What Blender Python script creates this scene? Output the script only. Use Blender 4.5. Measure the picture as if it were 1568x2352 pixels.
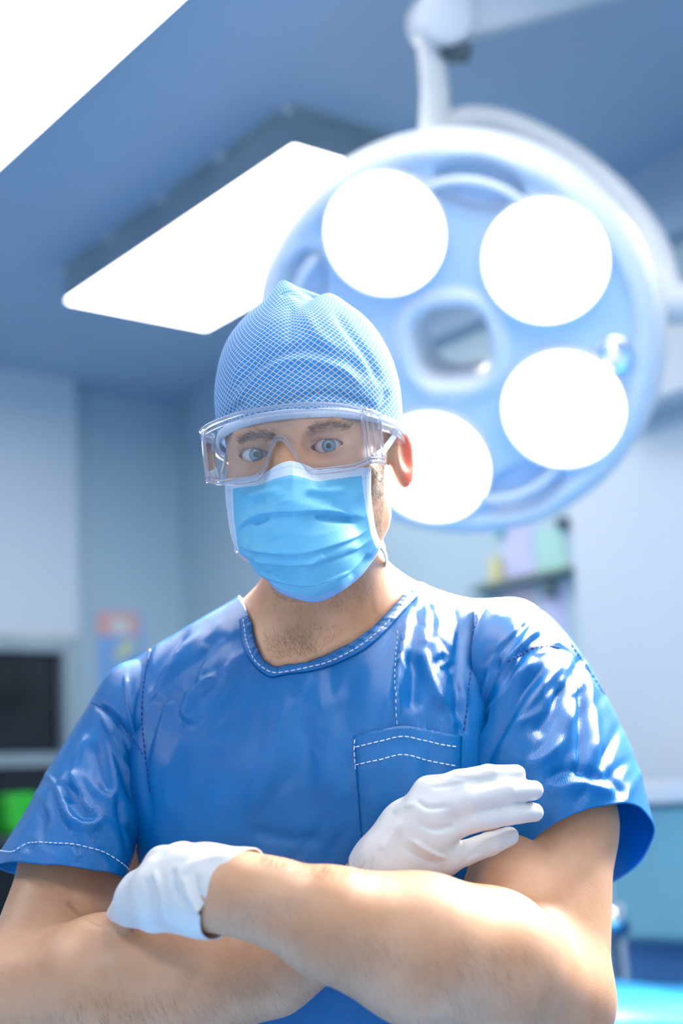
import bpy, math, random
import numpy as np
from mathutils import Vector, Matrix
from mathutils.bvhtree import BVHTree

for _o in list(bpy.data.objects):
    bpy.data.objects.remove(_o, do_unlink=True)
SC = bpy.context.scene
COL = SC.collection
rng = np.random.default_rng(7)
random.seed(7)

# ------------------------------------------------------------------ camera
F = 3267.0
PITCH, ROLL, CAMZ = math.radians(12), math.radians(3), 1.25
_r0 = np.array([math.cos(ROLL), 0, -math.sin(ROLL)])
_u0 = np.array([math.sin(ROLL), 0, math.cos(ROLL)])
_f0 = np.array([0, 1.0, 0])
_RX = np.array([[1, 0, 0], [0, math.cos(PITCH), -math.sin(PITCH)], [0, math.sin(PITCH), math.cos(PITCH)]])
CR, CU, CF = _RX @ _r0, _RX @ _u0, _RX @ _f0
CO = np.array([0, 0, CAMZ])
M3 = np.stack([CR, CF, CU], 1)          # (x right, y depth, z up) of the view frame -> world

cam_d = bpy.data.cameras.new('camera')
cam = bpy.data.objects.new('camera', cam_d)
COL.objects.link(cam)
cam.matrix_world = Matrix(((CR[0], CU[0], -CF[0], CO[0]), (CR[1], CU[1], -CF[1], CO[1]), (CR[2], CU[2], -CF[2], CO[2]), (0, 0, 0, 1)))
cam_d.sensor_fit = 'VERTICAL'
cam_d.sensor_height = 36.0
cam_d.lens = 36.0 * F / 2352
cam_d.clip_start = 0.02
cam_d.dof.use_dof = True
cam_d.dof.focus_distance = 1.175
cam_d.dof.aperture_fstop = 2.8
SC.camera = cam

# ------------------------------------------------------------------ world and exposure
W = bpy.data.worlds.new('world')
SC.world = W
W.use_nodes = True
W.node_tree.nodes['Background'].inputs[0].default_value = (0.80, 0.90, 1.0, 1)
W.node_tree.nodes['Background'].inputs[1].default_value = 1.25
SC.view_settings.view_transform = 'Standard'
SC.view_settings.look = 'None'
SC.view_settings.exposure = 0.12
SC.view_settings.gamma = 1.0
SC.view_settings.use_curve_mapping = False
SC.cycles.use_denoising = True
SC.cycles.max_bounces = 10
SC.cycles.transparent_max_bounces = 16
SC.cycles.sample_clamp_indirect = 6.0
PANEL_GLOW = 10.0          # ceiling panels
BULB_GLOW = 4.0          # what the surgical lamp's glass gives off
KEY_WATTS = 2.5          # bulbs of the second surgical lamp, beside the surgeon
BULB_WATTS = 42.0         # each surgical bulb's beam


# ------------------------------------------------------------------ helpers
def c2w(v):
    return np.asarray(v, float) @ M3.T + CO


def w2c(v):
    return (np.asarray(v, float) - CO) @ M3


def C(px, py, d):                       # point in the view frame at depth d (m)
    return np.array([(px - 784) / F * d, d, -(py - 1176) / F * d])


def CA(pts):
    p = np.asarray(pts, float)
    return np.stack([(p[:, 0] - 784) / F * p[:, 2], p[:, 2], -(p[:, 1] - 1176) / F * p[:, 2]], 1)


def topx(v):
    v = np.asarray(v)
    return v[..., 0] / v[..., 1] * F + 784, 1176 - v[..., 2] / v[..., 1] * F


ORG = {}


def empty(name, loc=(0, 0, 0), parent=None):
    o = bpy.data.objects.new(name, None)
    COL.objects.link(o)
    o.empty_display_size = 0.05
    base = ORG[parent.name] if parent else np.zeros(3)
    o.location = tuple(np.asarray(loc, float) - base)
    if parent:
        o.parent = parent
    ORG[o.name] = np.asarray(loc, float)
    return o


def build(name, verts, faces, mat, parent=None, smooth=True, origin=None, uv=None):
    """one mesh object; verts are world coordinates"""
    v = np.asarray(verts, float)
    base = ORG[parent.name] if parent else np.zeros(3)
    if origin is None:
        origin = base if parent else np.array([(v[:, 0].min() + v[:, 0].max()) / 2, (v[:, 1].min() + v[:, 1].max()) / 2, v[:, 2].min()])
    origin = np.asarray(origin, float)
    me = bpy.data.meshes.new(name)
    if isinstance(faces, np.ndarray):
        faces = faces.tolist()
    me.from_pydata((v - origin).tolist(), [], faces)
    if mat is not None:
        for m in (mat if isinstance(mat, (list, tuple)) else [mat]):
            me.materials.append(m)
    if smooth:
        me.polygons.foreach_set('use_smooth', [True] * len(me.polygons))
    if uv is not None:
        l = me.uv_layers.new(name='UVMap')
        vi = np.zeros(len(me.loops), dtype=np.int32)
        me.loops.foreach_get('vertex_index', vi)
        l.data.foreach_set('uv', np.asarray(uv, np.float32)[vi].ravel())
    me.update()
    o = bpy.data.objects.new(name, me)
    COL.objects.link(o)
    o.location = tuple(origin - base)
    if parent:
        o.parent = parent
    ORG[o.name] = origin
    return o


def tag(o, label=None, cat=None, group=None, kind=None):
    if label:
        o['label'] = label
    if cat:
        o['category'] = cat
    if group:
        o['group'] = group
    if kind:
        o['kind'] = kind
    return o


def solid(o, t, off=-1.0):
    m = o.modifiers.new('thick', 'SOLIDIFY')
    m.thickness = t
    m.offset = off
    return o


def bevel(o, w, seg=2):
    m = o.modifiers.new('bevel', 'BEVEL')
    m.width = w
    m.segments = seg
    m.limit_method = 'ANGLE'
    return o


def mat(name, col, rough=0.5, **k):
    m = bpy.data.materials.new(name)
    m.use_nodes = True
    b = m.node_tree.nodes['Principled BSDF']
    b.inputs['Base Color'].default_value = (*col, 1)
    b.inputs['Roughness'].default_value = rough
    for key, val in k.items():
        b.inputs[key.replace('_', ' ')].default_value = val
    return m


def nd(m, typ, **k):
    n = m.node_tree.nodes.new(typ)
    for a, v in k.items():
        setattr(n, a, v)
    return n


def lk(m, a, b):
    m.node_tree.links.new(a, b)


def pb(m):
    return m.node_tree.nodes['Principled BSDF']


def math_(m, op, a, b=None):
    n = nd(m, 'ShaderNodeMath', operation=op)
    for i, x in enumerate((a, b)):
        if x is None:
            continue
        if isinstance(x, (int, float)):
            n.inputs[i].default_value = x
        else:
            lk(m, x, n.inputs[i])
    return n.outputs[0]


def mixc(m, fac, a, b):
    n = nd(m, 'ShaderNodeMix', data_type='RGBA')
    for i, x in ((0, fac), (6, a), (7, b)):
        if isinstance(x, (int, float)):
            n.inputs[i].default_value = x
        elif isinstance(x, tuple):
            n.inputs[i].default_value = (*x, 1)
        else:
            lk(m, x, n.inputs[i])
    return n.outputs[2]


def noise_tint(m, c1, c2, scale=8.0, detail=4, lo=0.35, hi=0.65):
    tc = nd(m, 'ShaderNodeTexCoord')
    n = nd(m, 'ShaderNodeTexNoise')
    n.inputs['Scale'].default_value = scale
    n.inputs['Detail'].default_value = detail
    lk(m, tc.outputs['Object'], n.inputs['Vector'])
    mr = nd(m, 'ShaderNodeMapRange')
    mr.inputs[1].default_value = lo
    mr.inputs[2].default_value = hi
    lk(m, n.outputs[0], mr.inputs[0])
    out = mixc(m, mr.outputs[0], c1, c2)
    lk(m, out, pb(m).inputs['Base Color'])
    return out


def bump(m, height, strength=0.3, dist=0.001):
    b = nd(m, 'ShaderNodeBump')
    b.inputs['Strength'].default_value = strength
    b.inputs['Distance'].default_value = dist
    lk(m, height, b.inputs['Height'])
    lk(m, b.outputs[0], pb(m).inputs['Normal'])
    return b


def catmull(pts, n, closed=False):
    p = np.asarray(pts, float)
    k = len(p)
    if closed:
        q = np.vstack([p[-1], p, p[0], p[1]])
        segs = k
    else:
        q = np.vstack([2 * p[0] - p[1], p, 2 * p[-1] - p[-2]])
        segs = k - 1
    t = np.linspace(0, segs, n, endpoint=not closed)
    i = np.minimum(t.astype(int), segs - 1)
    f = (t - i)[:, None]
    a, b, c, d = q[i], q[i + 1], q[i + 2], q[i + 3]
    return 0.5 * (2 * b + (c - a) * f + (2 * a - 5 * b + 4 * c - d) * f ** 2 + (3 * b - a - 3 * c + d) * f ** 3)


def gridf(nu, nv, cu=False, cv=False, base=0):
    """quads of a grid whose vertex index is i*nv+j"""
    I, J = np.meshgrid(np.arange(nu if cu else nu - 1), np.arange(nv if cv else nv - 1), indexing='ij')
    I, J = I.ravel(), J.ravel()
    I2, J2 = (I + 1) % nu, (J + 1) % nv
    return (np.stack([I * nv + J, I2 * nv + J, I2 * nv + J2, I * nv + J2], 1) + base)


def tube(path, r, sides=8, closed=False, flat=1.0):
    """verts, faces of a tube along a path; r scalar or list"""
    p = np.asarray(path, float)
    n = len(p)
    r = np.broadcast_to(np.asarray(r, float), (n,))
    if closed:
        t = np.roll(p, -1, 0) - np.roll(p, 1, 0)
    else:
        t = np.gradient(p, axis=0)
    t /= np.linalg.norm(t, axis=1)[:, None] + 1e-12
    ref = np.array([0, 0, 1.0]) if abs(t[0][2]) < 0.9 else np.array([1.0, 0, 0])
    N = np.zeros_like(p)
    a = ref - t[0] * (ref @ t[0])
    for i in range(n):
        a = a - t[i] * (a @ t[i])
        a /= np.linalg.norm(a)
        N[i] = a
    B = np.cross(t, N)
    th = np.linspace(0, 2 * np.pi, sides, endpoint=False)
    V = p[:, None] + r[:, None, None] * (np.cos(th)[None, :, None] * N[:, None] + flat * np.sin(th)[None, :, None] * B[:, None])
    f = gridf(n, sides, closed, True)
    f = f[:, ::-1].tolist()
    if not closed:
        f.append(list(range(sides))[::1])
        f.append([(n - 1) * sides + j for j in range(sides)][::-1])
    return V.reshape(-1, 3), f


def join(parts):
    V, Fc, b = [], [], 0
    for v, f in parts:
        V.append(np.asarray(v))
        Fc += [[i + b for i in q] for q in (f.tolist() if isinstance(f, np.ndarray) else f)]
        b += len(v)
    return np.vstack(V), Fc


def boxv(lo, hi):
    x0, y0, z0 = lo
    x1, y1, z1 = hi
    v = np.array([[x, y, z] for x in (x0, x1) for y in (y0, y1) for z in (z0, z1)], float)
    f = [[0, 1, 3, 2], [4, 6, 7, 5], [0, 4, 5, 1], [2, 3, 7, 6], [0, 2, 6, 4], [1, 5, 7, 3]]
    return v, f


def lathe(profile, n=48, axis=None):
    """profile [(r,z)], around z"""
    p = np.asarray(profile, float)
    th = np.linspace(0, 2 * np.pi, n, endpoint=False)
    V = np.stack([p[:, None, 0] * np.cos(th), p[:, None, 0] * np.sin(th), np.broadcast_to(p[:, None, 1], (len(p), n))], -1)
    f = gridf(len(p), n, False, True)
    return V.reshape(-1, 3), f.tolist()


# ------------------------------------------------------------------ implicit surfaces
def smin(a, b, k):
    if k <= 0:
        return np.minimum(a, b)
    h = np.clip(0.5 + 0.5 * (b - a) / k, 0, 1)
    return b + (a - b) * h - k * h * (1 - h)


class Field:
    def __init__(s, xs, ys, zs):
        s.ax = [np.asarray(a, np.float32) for a in (xs, ys, zs)]
        s.D = np.full([len(a) for a in s.ax], 0.3, np.float32)

    def put(s, fn, lo, hi, k=0.0, sub=False):
        pad = k + 0.012
        sl = []
        for a, l, h in zip(s.ax, lo, hi):
            i, j = np.searchsorted(a, [l - pad, h + pad])
            if j <= i:
                return
            sl.append(slice(i, j))
        X = s.ax[0][sl[0]][:, None, None]
        Y = s.ax[1][sl[1]][None, :, None]
        Z = s.ax[2][sl[2]][None, None, :]
        d = fn(X, Y, Z).astype(np.float32)
        cur = s.D[tuple(sl)]
        if sub:
            s.D[tuple(sl)] = -smin(-cur, d, k)
        else:
            s.D[tuple(sl)] = smin(cur, d, k)

    def cone(s, a, b, ra, rb, k=0.0, flat=None, sub=False):
        a, b = np.asarray(a, float), np.asarray(b, float)

        def fn(X, Y, Z):
            px, py, pz = X - a[0], Y - a[1], Z - a[2]
            ab = b - a
            if flat is not None:
                n, q = np.asarray(flat[0], float), flat[1]
                dn = px * n[0] + py * n[1] + pz * n[2]
                g = dn * (1 / q - 1)
                px, py, pz = px + n[0] * g, py + n[1] * g, pz + n[2] * g
                ab = ab + n * (ab @ n) * (1 / q - 1)
            t = np.clip((px * ab[0] + py * ab[1] + pz * ab[2]) / (ab @ ab + 1e-12), 0, 1)
            return np.sqrt((px - t * ab[0]) ** 2 + (py - t * ab[1]) ** 2 + (pz - t * ab[2]) ** 2) - (ra + (rb - ra) * t)
        R = max(ra, rb)
        s.put(fn, np.minimum(a, b) - R, np.maximum(a, b) + R, k, sub)

    def chain(s, pts, rs, k=0.0, flat=None):
        for i in range(len(pts) - 1):
            s.cone(pts[i], pts[i + 1], rs[i], rs[i + 1], k if i == 0 else 0.004, flat)

    def ell(s, c, r, R=None, k=0.0, sub=False):
        c, r = np.asarray(c, float), np.asarray(r, float)
        R = np.eye(3) if R is None else np.asarray(R)      # columns = local axes
        m = r.min()

        def fn(X, Y, Z):
            x, y, z = X - c[0], Y - c[1], Z - c[2]
            q = 0
            q2 = 0
            for i in range(3):
                l = x * R[0, i] + y * R[1, i] + z * R[2, i]
                q = q + (l / r[i]) ** 2
                q2 = q2 + (l / r[i] ** 2) ** 2
            q = np.sqrt(q)
            return q * (q - 1) / np.sqrt(q2 + 1e-9)
        e = np.sqrt(((R * r) ** 2).sum(1))
        s.put(fn, c - e, c + e, k, sub)

    def mesh(s):
        D = s.D
        xs, ys, zs = s.ax
        S = D < 0
        a = S[:-1, :-1, :-1]
        anyd = np.zeros(a.shape, bool)
        for i in (0, 1):
            for j in (0, 1):
                for k in (0, 1):
                    anyd |= S[i:S.shape[0] - 1 + i, j:S.shape[1] - 1 + j, k:S.shape[2] - 1 + k] != a
        I, J, K = np.nonzero(anyd)
        idx = np.full(anyd.shape, -1, np.int32)
        idx[I, J, K] = np.arange(len(I))
        P = np.zeros((len(I), 3))
        cnt = np.zeros(len(I))
        cor = [(0, 0, 0), (1, 0, 0), (0, 1, 0), (1, 1, 0), (0, 0, 1), (1, 0, 1), (0, 1, 1), (1, 1, 1)]
        for p in range(8):
            for ax in range(3):
                if cor[p][ax]:
                    continue
                q = list(cor[p])
                q[ax] = 1
                i0, j0, k0 = I + cor[p][0], J + cor[p][1], K + cor[p][2]
                i1, j1, k1 = I + q[0], J + q[1], K + q[2]
                d0, d1 = D[i0, j0, k0], D[i1, j1, k1]
                m = (d0 < 0) != (d1 < 0)
                t = np.where(m, d0 / np.where(m, d0 - d1, 1), 0)
                p0 = np.stack([xs[i0], ys[j0], zs[k0]], 1)
                p1 = np.stack([xs[i1], ys[j1], zs[k1]], 1)
                P += (p0 + (p1 - p0) * t[:, None]) * m[:, None]
                cnt += m
        P /= cnt[:, None]
        Q = []
        m = S[:-1, 1:-1, 1:-1] != S[1:, 1:-1, 1:-1]
        i, j, k = np.nonzero(m)
        j, k = j + 1, k + 1
        q = np.stack([idx[i, j - 1, k - 1], idx[i, j, k - 1], idx[i, j, k], idx[i, j - 1, k]], 1)
        fl = S[i, j, k]
        q[~fl] = q[~fl][:, ::-1]
        Q.append(q)
        m = S[1:-1, :-1, 1:-1] != S[1:-1, 1:, 1:-1]
        i, j, k = np.nonzero(m)
        i, k = i + 1, k + 1
        q = np.stack([idx[i - 1, j, k - 1], idx[i - 1, j, k], idx[i, j, k], idx[i, j, k - 1]], 1)
        fl = S[i, j, k]
        q[~fl] = q[~fl][:, ::-1]
        Q.append(q)
        m = S[1:-1, 1:-1, :-1] != S[1:-1, 1:-1, 1:]
        i, j, k = np.nonzero(m)
        i, j = i + 1, j + 1
        q = np.stack([idx[i - 1, j - 1, k], idx[i, j - 1, k], idx[i, j, k], idx[i - 1, j, k]], 1)
        fl = S[i, j, k]
        q[~fl] = q[~fl][:, ::-1]
        Q.append(q)
        Q = np.vstack(Q)
        Q = Q[(Q >= 0).all(1)]
        return P, Q


def normals(V, Q):
    V = np.asarray(V)
    Q = np.asarray(Q)
    n = np.cross(V[Q[:, 2]] - V[Q[:, 0]], V[Q[:, 3]] - V[Q[:, 1]])
    N = np.zeros_like(V)
    for c in range(4):
        np.add.at(N, Q[:, c], n)
    return N / (np.linalg.norm(N, axis=1)[:, None] + 1e-12)


def relax(V, Q, n=2, lam=0.5, mask=None):
    E = np.vstack([Q[:, [0, 1]], Q[:, [1, 2]], Q[:, [2, 3]], Q[:, [3, 0]]])
    for _ in range(n):
        S = np.zeros_like(V)
        c = np.zeros(len(V))
        np.add.at(S, E[:, 0], V[E[:, 1]])
        np.add.at(S, E[:, 1], V[E[:, 0]])
        np.add.at(c, E[:, 0], 1)
        np.add.at(c, E[:, 1], 1)
        d = (S / np.maximum(c, 1)[:, None] - V) * lam
        if mask is not None:
            d *= mask[:, None]
        V = V + d
    return V


def clip(V, Q, g):
    """keep where g>0, cutting faces cleanly along g=0"""
    V = [tuple(x) for x in V]
    out = []
    cache = {}
    keep = g > 0
    allk = keep[Q].all(1)
    nonek = (~keep[Q]).all(1)
    out = Q[allk].tolist()
    for q in Q[~allk & ~nonek].tolist():
        poly = []
        for a, b in zip(q, q[1:] + q[:1]):
            if keep[a]:
                poly.append(a)
            if keep[a] != keep[b]:
                key = (min(a, b), max(a, b))
                if key not in cache:
                    t = g[a] / (g[a] - g[b])
                    va, vb = V[a], V[b]
                    cache[key] = len(V)
                    V.append(tuple(va[i] + (vb[i] - va[i]) * t for i in range(3)))
                poly.append(cache[key])
        if len(poly) >= 3:
            out.append(poly)
    used = sorted({i for f in out for i in f})
    mp = {u: i for i, u in enumerate(used)}
    return np.array([V[u] for u in used]), [[mp[i] for i in f] for f in out]


def poly_sdf(px, py, poly):
    """signed distance (px), negative inside"""
    P = np.asarray(poly, float)
    x, y = np.asarray(px), np.asarray(py)
    d = np.full(x.shape, 1e9)
    s = np.zeros(x.shape, bool)
    for (ax, ay), (bx, by) in zip(P, np.roll(P, -1, 0)):
        ex, ey = bx - ax, by - ay
        t = np.clip(((x - ax) * ex + (y - ay) * ey) / (ex * ex + ey * ey + 1e-9), 0, 1)
        d = np.minimum(d, np.hypot(x - ax - t * ex, y - ay - t * ey))
        c = ((ay > y) != (by > y)) & (x < (bx - ax) * (y - ay) / (by - ay + 1e-12) + ax)
        s ^= c
    return np.where(s, -d, d)


def folds(V, N, strokes, front=True):
    """sculpt folds into the cloth: each stroke is (points, width, height mm, kind); kind g = soft ridge or
    groove, s = overlap edge that stands proud on the left of the stroke's direction and drops sharply on its right"""
    px, py = topx(V)
    H = np.zeros(len(V))
    ok = np.clip((-N[:, 1] + 0.15) / 0.35, 0, 1) if front else np.ones(len(V))
    for pts, w, amp, kind in strokes:
        p = catmull(np.array(pts, float), max(12, len(pts) * 6)) if len(pts) > 2 else np.linspace(pts[0], pts[1], 10)
        R = 3 * w + 6
        m = (px > p[:, 0].min() - R) & (px < p[:, 0].max() + R) & (py > p[:, 1].min() - R) & (py < p[:, 1].max() + R)
        if not m.any():
            continue
        x, y = px[m], py[m]
        best = np.full(x.shape, 1e9)
        bt = np.zeros(x.shape)
        sd = np.zeros(x.shape)
        n = len(p) - 1
        for i in range(n):
            ex, ey = p[i + 1] - p[i]
            t = np.clip(((x - p[i][0]) * ex + (y - p[i][1]) * ey) / (ex * ex + ey * ey + 1e-9), 0, 1)
            dx, dy = x - p[i][0] - t * ex, y - p[i][1] - t * ey
            d = np.hypot(dx, dy)
            u = d < best
            best[u] = d[u]
            bt[u] = ((i + t) / n)[u]
            sd[u] = np.sign(dx * ey - dy * ex)[u]
        tap = np.clip(np.minimum(bt, 1 - bt) / 0.22, 0, 1)
        tap = tap * tap * (3 - 2 * tap)
        if kind == 'g':
            h = np.exp(-(best / w) ** 2)
        else:
            h = np.where(sd > 0, np.exp(-(best / w) ** 1.3), np.exp(-(best / 4.5) ** 2))
        H[m] += amp * 0.00135 * h * tap
    return V + N * (H * ok)[:, None]


def ripple(V, amp, scale, seed, stretch=(1, 1, 1), n=10):
    r = np.random.default_rng(seed)
    out = np.zeros(len(V))
    for _ in range(n):
        k = r.normal(size=3) * scale * np.array(stretch)
        out += np.sin(V @ k + r.uniform(0, 6.28))
    return out / n ** 0.5 * amp


def bvh(V, Fc):
    return BVHTree.FromPolygons([tuple(x) for x in V], [list(f) for f in (Fc.tolist() if isinstance(Fc, np.ndarray) else Fc)])


def hit(tree, px, py, lift=0.0):
    d = Vector(C(px, py, 1.0)).normalized()
    loc, nor, _, _ = tree.ray_cast(Vector((0, 0, 0)), d)
    if loc is None:
        return None, None
    n = np.array(nor)
    if n @ np.array(d) > 0:
        n = -n
    return np.array(loc) + n * lift, n


def onto(tree, pts, n, lift, closed=False):
    """lay a smooth pixel curve onto a surface; view-frame points"""
    p = catmull(np.array(pts, float), n)
    out = []
    last = None
    for x, y in p:
        q, _ = hit(tree, x, y, lift)
        if q is None:
            q = last if last is not None else None
            if q is None:
                continue
        out.append(q)
        last = q
    return np.array(out)


def stitches(tree, curves, lift=0.0012, r=0.00055, dash=0.0038, gap=0.0016):
    parts = []
    for pts in curves:
        p = onto(tree, pts, 160, lift)
        if len(p) < 4:
            continue
        for _ in range(4):
            p[1:-1] = (p[:-2] + p[1:-1] * 2 + p[2:]) / 4
        s = np.concatenate([[0], np.cumsum(np.linalg.norm(np.diff(p, axis=0), axis=1))])
        a = 0
        while a + dash < s[-1]:
            t = np.linspace(a, a + dash, 5)
            q = np.stack([np.interp(t, s, p[:, i]) for i in range(3)], 1)
            q[[0, -1]] += np.array([0, r * 1.2, 0])
            v, f = tube(q, [r * .6, r, r, r, r * .6], 5)
            parts.append((c2w(v), f))
            a += dash + gap
    return join(parts)


def strands(roots, nor, dirs, length, r, curl=0.3, seg=5, seed=1):
    """thin tapering hairs; view-frame roots"""
    g = np.random.default_rng(seed)
    n = len(roots)
    if n == 0:
        return np.zeros((0, 3)), []
    t = np.linspace(0, 1, seg)
    L = length * g.uniform(0.55, 1.15, n)
    b1 = g.normal(size=(n, 3)) * curl
    P = roots[:, None] + L[:, None, None] * (t[None, :, None] * dirs[:, None] + (t ** 2)[None, :, None] * b1[:, None])
    T = np.gradient(P, axis=1)
    T /= np.linalg.norm(T, axis=2)[..., None] + 1e-12
    A = np.cross(T, nor[:, None] + 0.01)
    A /= np.linalg.norm(A, axis=2)[..., None] + 1e-12
    B = np.cross(T, A)
    rr = (r * (1 - 0.85 * t))[None, :, None]
    V = np.stack([P + rr * (math.cos(a) * A + math.sin(a) * B) for a in (0, 2.094, 4.189)], 2)
    V = V.reshape(-1, 3)
    b = (np.arange(n) * seg * 3)[:, None]
    fs = []
    for s_ in range(seg - 1):
        for k in range(3):
            k2 = (k + 1) % 3
            fs.append(np.concatenate([b + s_ * 3 + k, b + s_ * 3 + k2, b + (s_ + 1) * 3 + k2, b + (s_ + 1) * 3 + k], 1))
    return V, np.vstack(fs)


# ------------------------------------------------------------------ materials
def m_wall(name, c1, c2, rough=0.55):
    m = mat(name, c1, rough)
    noise_tint(m, c1, c2, 1.5, 3)
    return m


MW = m_wall('pale_blue_wall_paint', (0.53, 0.61, 0.68), (0.57, 0.65, 0.71))
MW2 = m_wall('teal_grey_wall_paint', (0.40, 0.54, 0.62), (0.44, 0.58, 0.66))
MCEIL = m_wall('blue_ceiling_paint', (0.37, 0.50, 0.64), (0.40, 0.53, 0.67), 0.6)
MFLOOR = mat('blue_vinyl_floor', (0.10, 0.22, 0.40), 0.3)
noise_tint(MFLOOR, (0.09, 0.20, 0.38), (0.13, 0.26, 0.44), 30)
MWHITE = mat('white_lacquered_metal', (0.82, 0.86, 0.90), 0.32)
noise_tint(MWHITE, (0.60, 0.65, 0.70), (0.66, 0.71, 0.76), 3)
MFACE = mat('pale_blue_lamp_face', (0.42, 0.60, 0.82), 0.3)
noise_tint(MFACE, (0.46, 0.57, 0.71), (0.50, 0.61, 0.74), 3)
MGREY = mat('grey_metal', (0.34, 0.42, 0.46), 0.4, Metallic=0.3)
noise_tint(MGREY, (0.31, 0.39, 0.43), (0.38, 0.46, 0.50), 6)
MDARK = mat('dark_glass', (0.004, 0.006, 0.008), 0.12)
noise_tint(MDARK, (0.003, 0.005, 0.006), (0.010, 0.014, 0.018), 3)
MCHROME = mat('chrome', (0.8, 0.85, 0.9), 0.15, Metallic=1.0)
noise_tint(MCHROME, (0.75, 0.8, 0.86), (0.85, 0.9, 0.95), 20)
MBLACK = mat('black_rubber', (0.02, 0.05, 0.08), 0.4)
noise_tint(MBLACK, (0.02, 0.05, 0.08), (0.03, 0.07, 0.10), 20)
MTEAL = mat('teal_cabinet_glass', (0.16, 0.40, 0.48), 0.25)
noise_tint(MTEAL, (0.15, 0.38, 0.46), (0.20, 0.45, 0.52), 2)
MNAVY = mat('navy_cabinet_panel', (0.03, 0.13, 0.30), 0.35)
noise_tint(MNAVY, (0.028, 0.12, 0.28), (0.04, 0.15, 0.33), 3)


def m_glow(name, col, s):
    m = bpy.data.materials.new(name)
    m.use_nodes = True
    nt = m.node_tree
    nt.nodes.clear()
    e = nt.nodes.new('ShaderNodeEmission')
    tc = nt.nodes.new('ShaderNodeTexCoord')
    n = nt.nodes.new('ShaderNodeTexNoise')
    n.inputs['Scale'].default_value = 2.0
    nt.links.new(tc.outputs['Object'], n.inputs['Vector'])
    mr = nt.nodes.new('ShaderNodeMapRange')
    mr.inputs[3].default_value = s * 0.95
    mr.inputs[4].default_value = s * 1.05
    nt.links.new(n.outputs[0], mr.inputs[0])
    nt.links.new(mr.outputs[0], e.inputs[1])
    e.inputs[0].default_value = (*col, 1)
    o = nt.nodes.new('ShaderNodeOutputMaterial')
    nt.links.new(e.outputs[0], o.inputs[0])
    return m


MPANEL = m_glow('glowing_light_diffuser', (1.0, 0.955, 0.90), PANEL_GLOW)
MBULB = m_glow('glowing_lamp_glass', (0.95, 0.98, 1.0), BULB_GLOW)

# skin
MSKIN = mat('skin', (0.64, 0.39, 0.26), 0.45, Subsurface_Weight=0.25, Subsurface_Scale=0.006)
pb(MSKIN).inputs['Subsurface Radius'].default_value = (1.0, 0.3, 0.15)
_c = noise_tint(MSKIN, (0.60, 0.315, 0.17), (0.69, 0.395, 0.24), 22, 5)
_n2 = nd(MSKIN, 'ShaderNodeTexNoise')
_n2.inputs['Scale'].default_value = 700
_tc = nd(MSKIN, 'ShaderNodeTexCoord')
lk(MSKIN, _tc.outputs['Object'], _n2.inputs['Vector'])
bump(MSKIN, _n2.outputs[0], 0.25, 0.0006)
_at = nd(MSKIN, 'ShaderNodeAttribute', attribute_name='blush_and_ear_glow')
_c2 = mixc(MSKIN, _at.outputs['Fac'], _c, (0.90, 0.13, 0.07))
lk(MSKIN, _c2, pb(MSKIN).inputs['Base Color'])

MHAIR = mat('dark_brown_hair', (0.035, 0.022, 0.016), 0.45)
noise_tint(MHAIR, (0.03, 0.018, 0.013), (0.07, 0.045, 0.03), 200)
MFUZZ = mat('brown_body_hair', (0.10, 0.055, 0.03), 0.5)
noise_tint(MFUZZ, (0.08, 0.045, 0.025), (0.16, 0.09, 0.055), 200)

# scrub cloth: coated non-woven with a fine emboss
MSCRUB = mat('glossy_blue_nonwoven_cloth', (0.003, 0.12, 0.48), 0.27)
pb(MSCRUB).inputs['Specular IOR Level'].default_value = 0.5
noise_tint(MSCRUB, (0.000, 0.135, 0.41), (0.001, 0.165, 0.49), 14)
_tc = nd(MSCRUB, 'ShaderNodeTexCoord')
_sep = nd(MSCRUB, 'ShaderNodeSeparateXYZ')
lk(MSCRUB, _tc.outputs['Object'], _sep.inputs[0])
_sx = math_(MSCRUB, 'SINE', math_(MSCRUB, 'MULTIPLY', math_(MSCRUB, 'ADD', _sep.outputs[0], math_(MSCRUB, 'MULTIPLY', _sep.outputs[2], 0.5)), 3600))
_sz = math_(MSCRUB, 'SINE', math_(MSCRUB, 'MULTIPLY', math_(MSCRUB, 'SUBTRACT', _sep.outputs[2], math_(MSCRUB, 'MULTIPLY', _sep.outputs[0], 0.25)), 4200))
_wv = math_(MSCRUB, 'MULTIPLY', _sx, _sz)
bump(MSCRUB, _wv, 0.35, 0.00035)
MTHREAD = mat('white_thread', (0.72, 0.80, 0.92), 0.7)
noise_tint(MTHREAD, (0.68, 0.77, 0.90), (0.78, 0.85, 0.95), 300)
MDTHREAD = mat('dark_blue_thread', (0.004, 0.05, 0.26), 0.6)
noise_tint(MDTHREAD, (0.004, 0.045, 0.24), (0.006, 0.06, 0.30), 300)

# gloves
MGLOVE = mat('white_latex', (0.80, 0.79, 0.79), 0.42, Subsurface_Weight=0.15, Subsurface_Scale=0.004)
noise_tint(MGLOVE, (0.70, 0.68, 0.675), (0.76, 0.745, 0.74), 40)

# cap: diamond lattice printed on pale blue
MCAP = mat('blue_cap_cloth_with_white_lattice', (0.1, 0.45, 0.85), 0.75)
_uv = nd(MCAP, 'ShaderNodeTexCoord')
_sep = nd(MCAP, 'ShaderNodeSeparateXYZ')
lk(MCAP, _uv.outputs['UV'], _sep.inputs[0])
_u = math_(MCAP, 'MULTIPLY', _sep.outputs[0], 80.0)
_v = math_(MCAP, 'MULTIPLY', _sep.outputs[1], 36.0)


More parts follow.
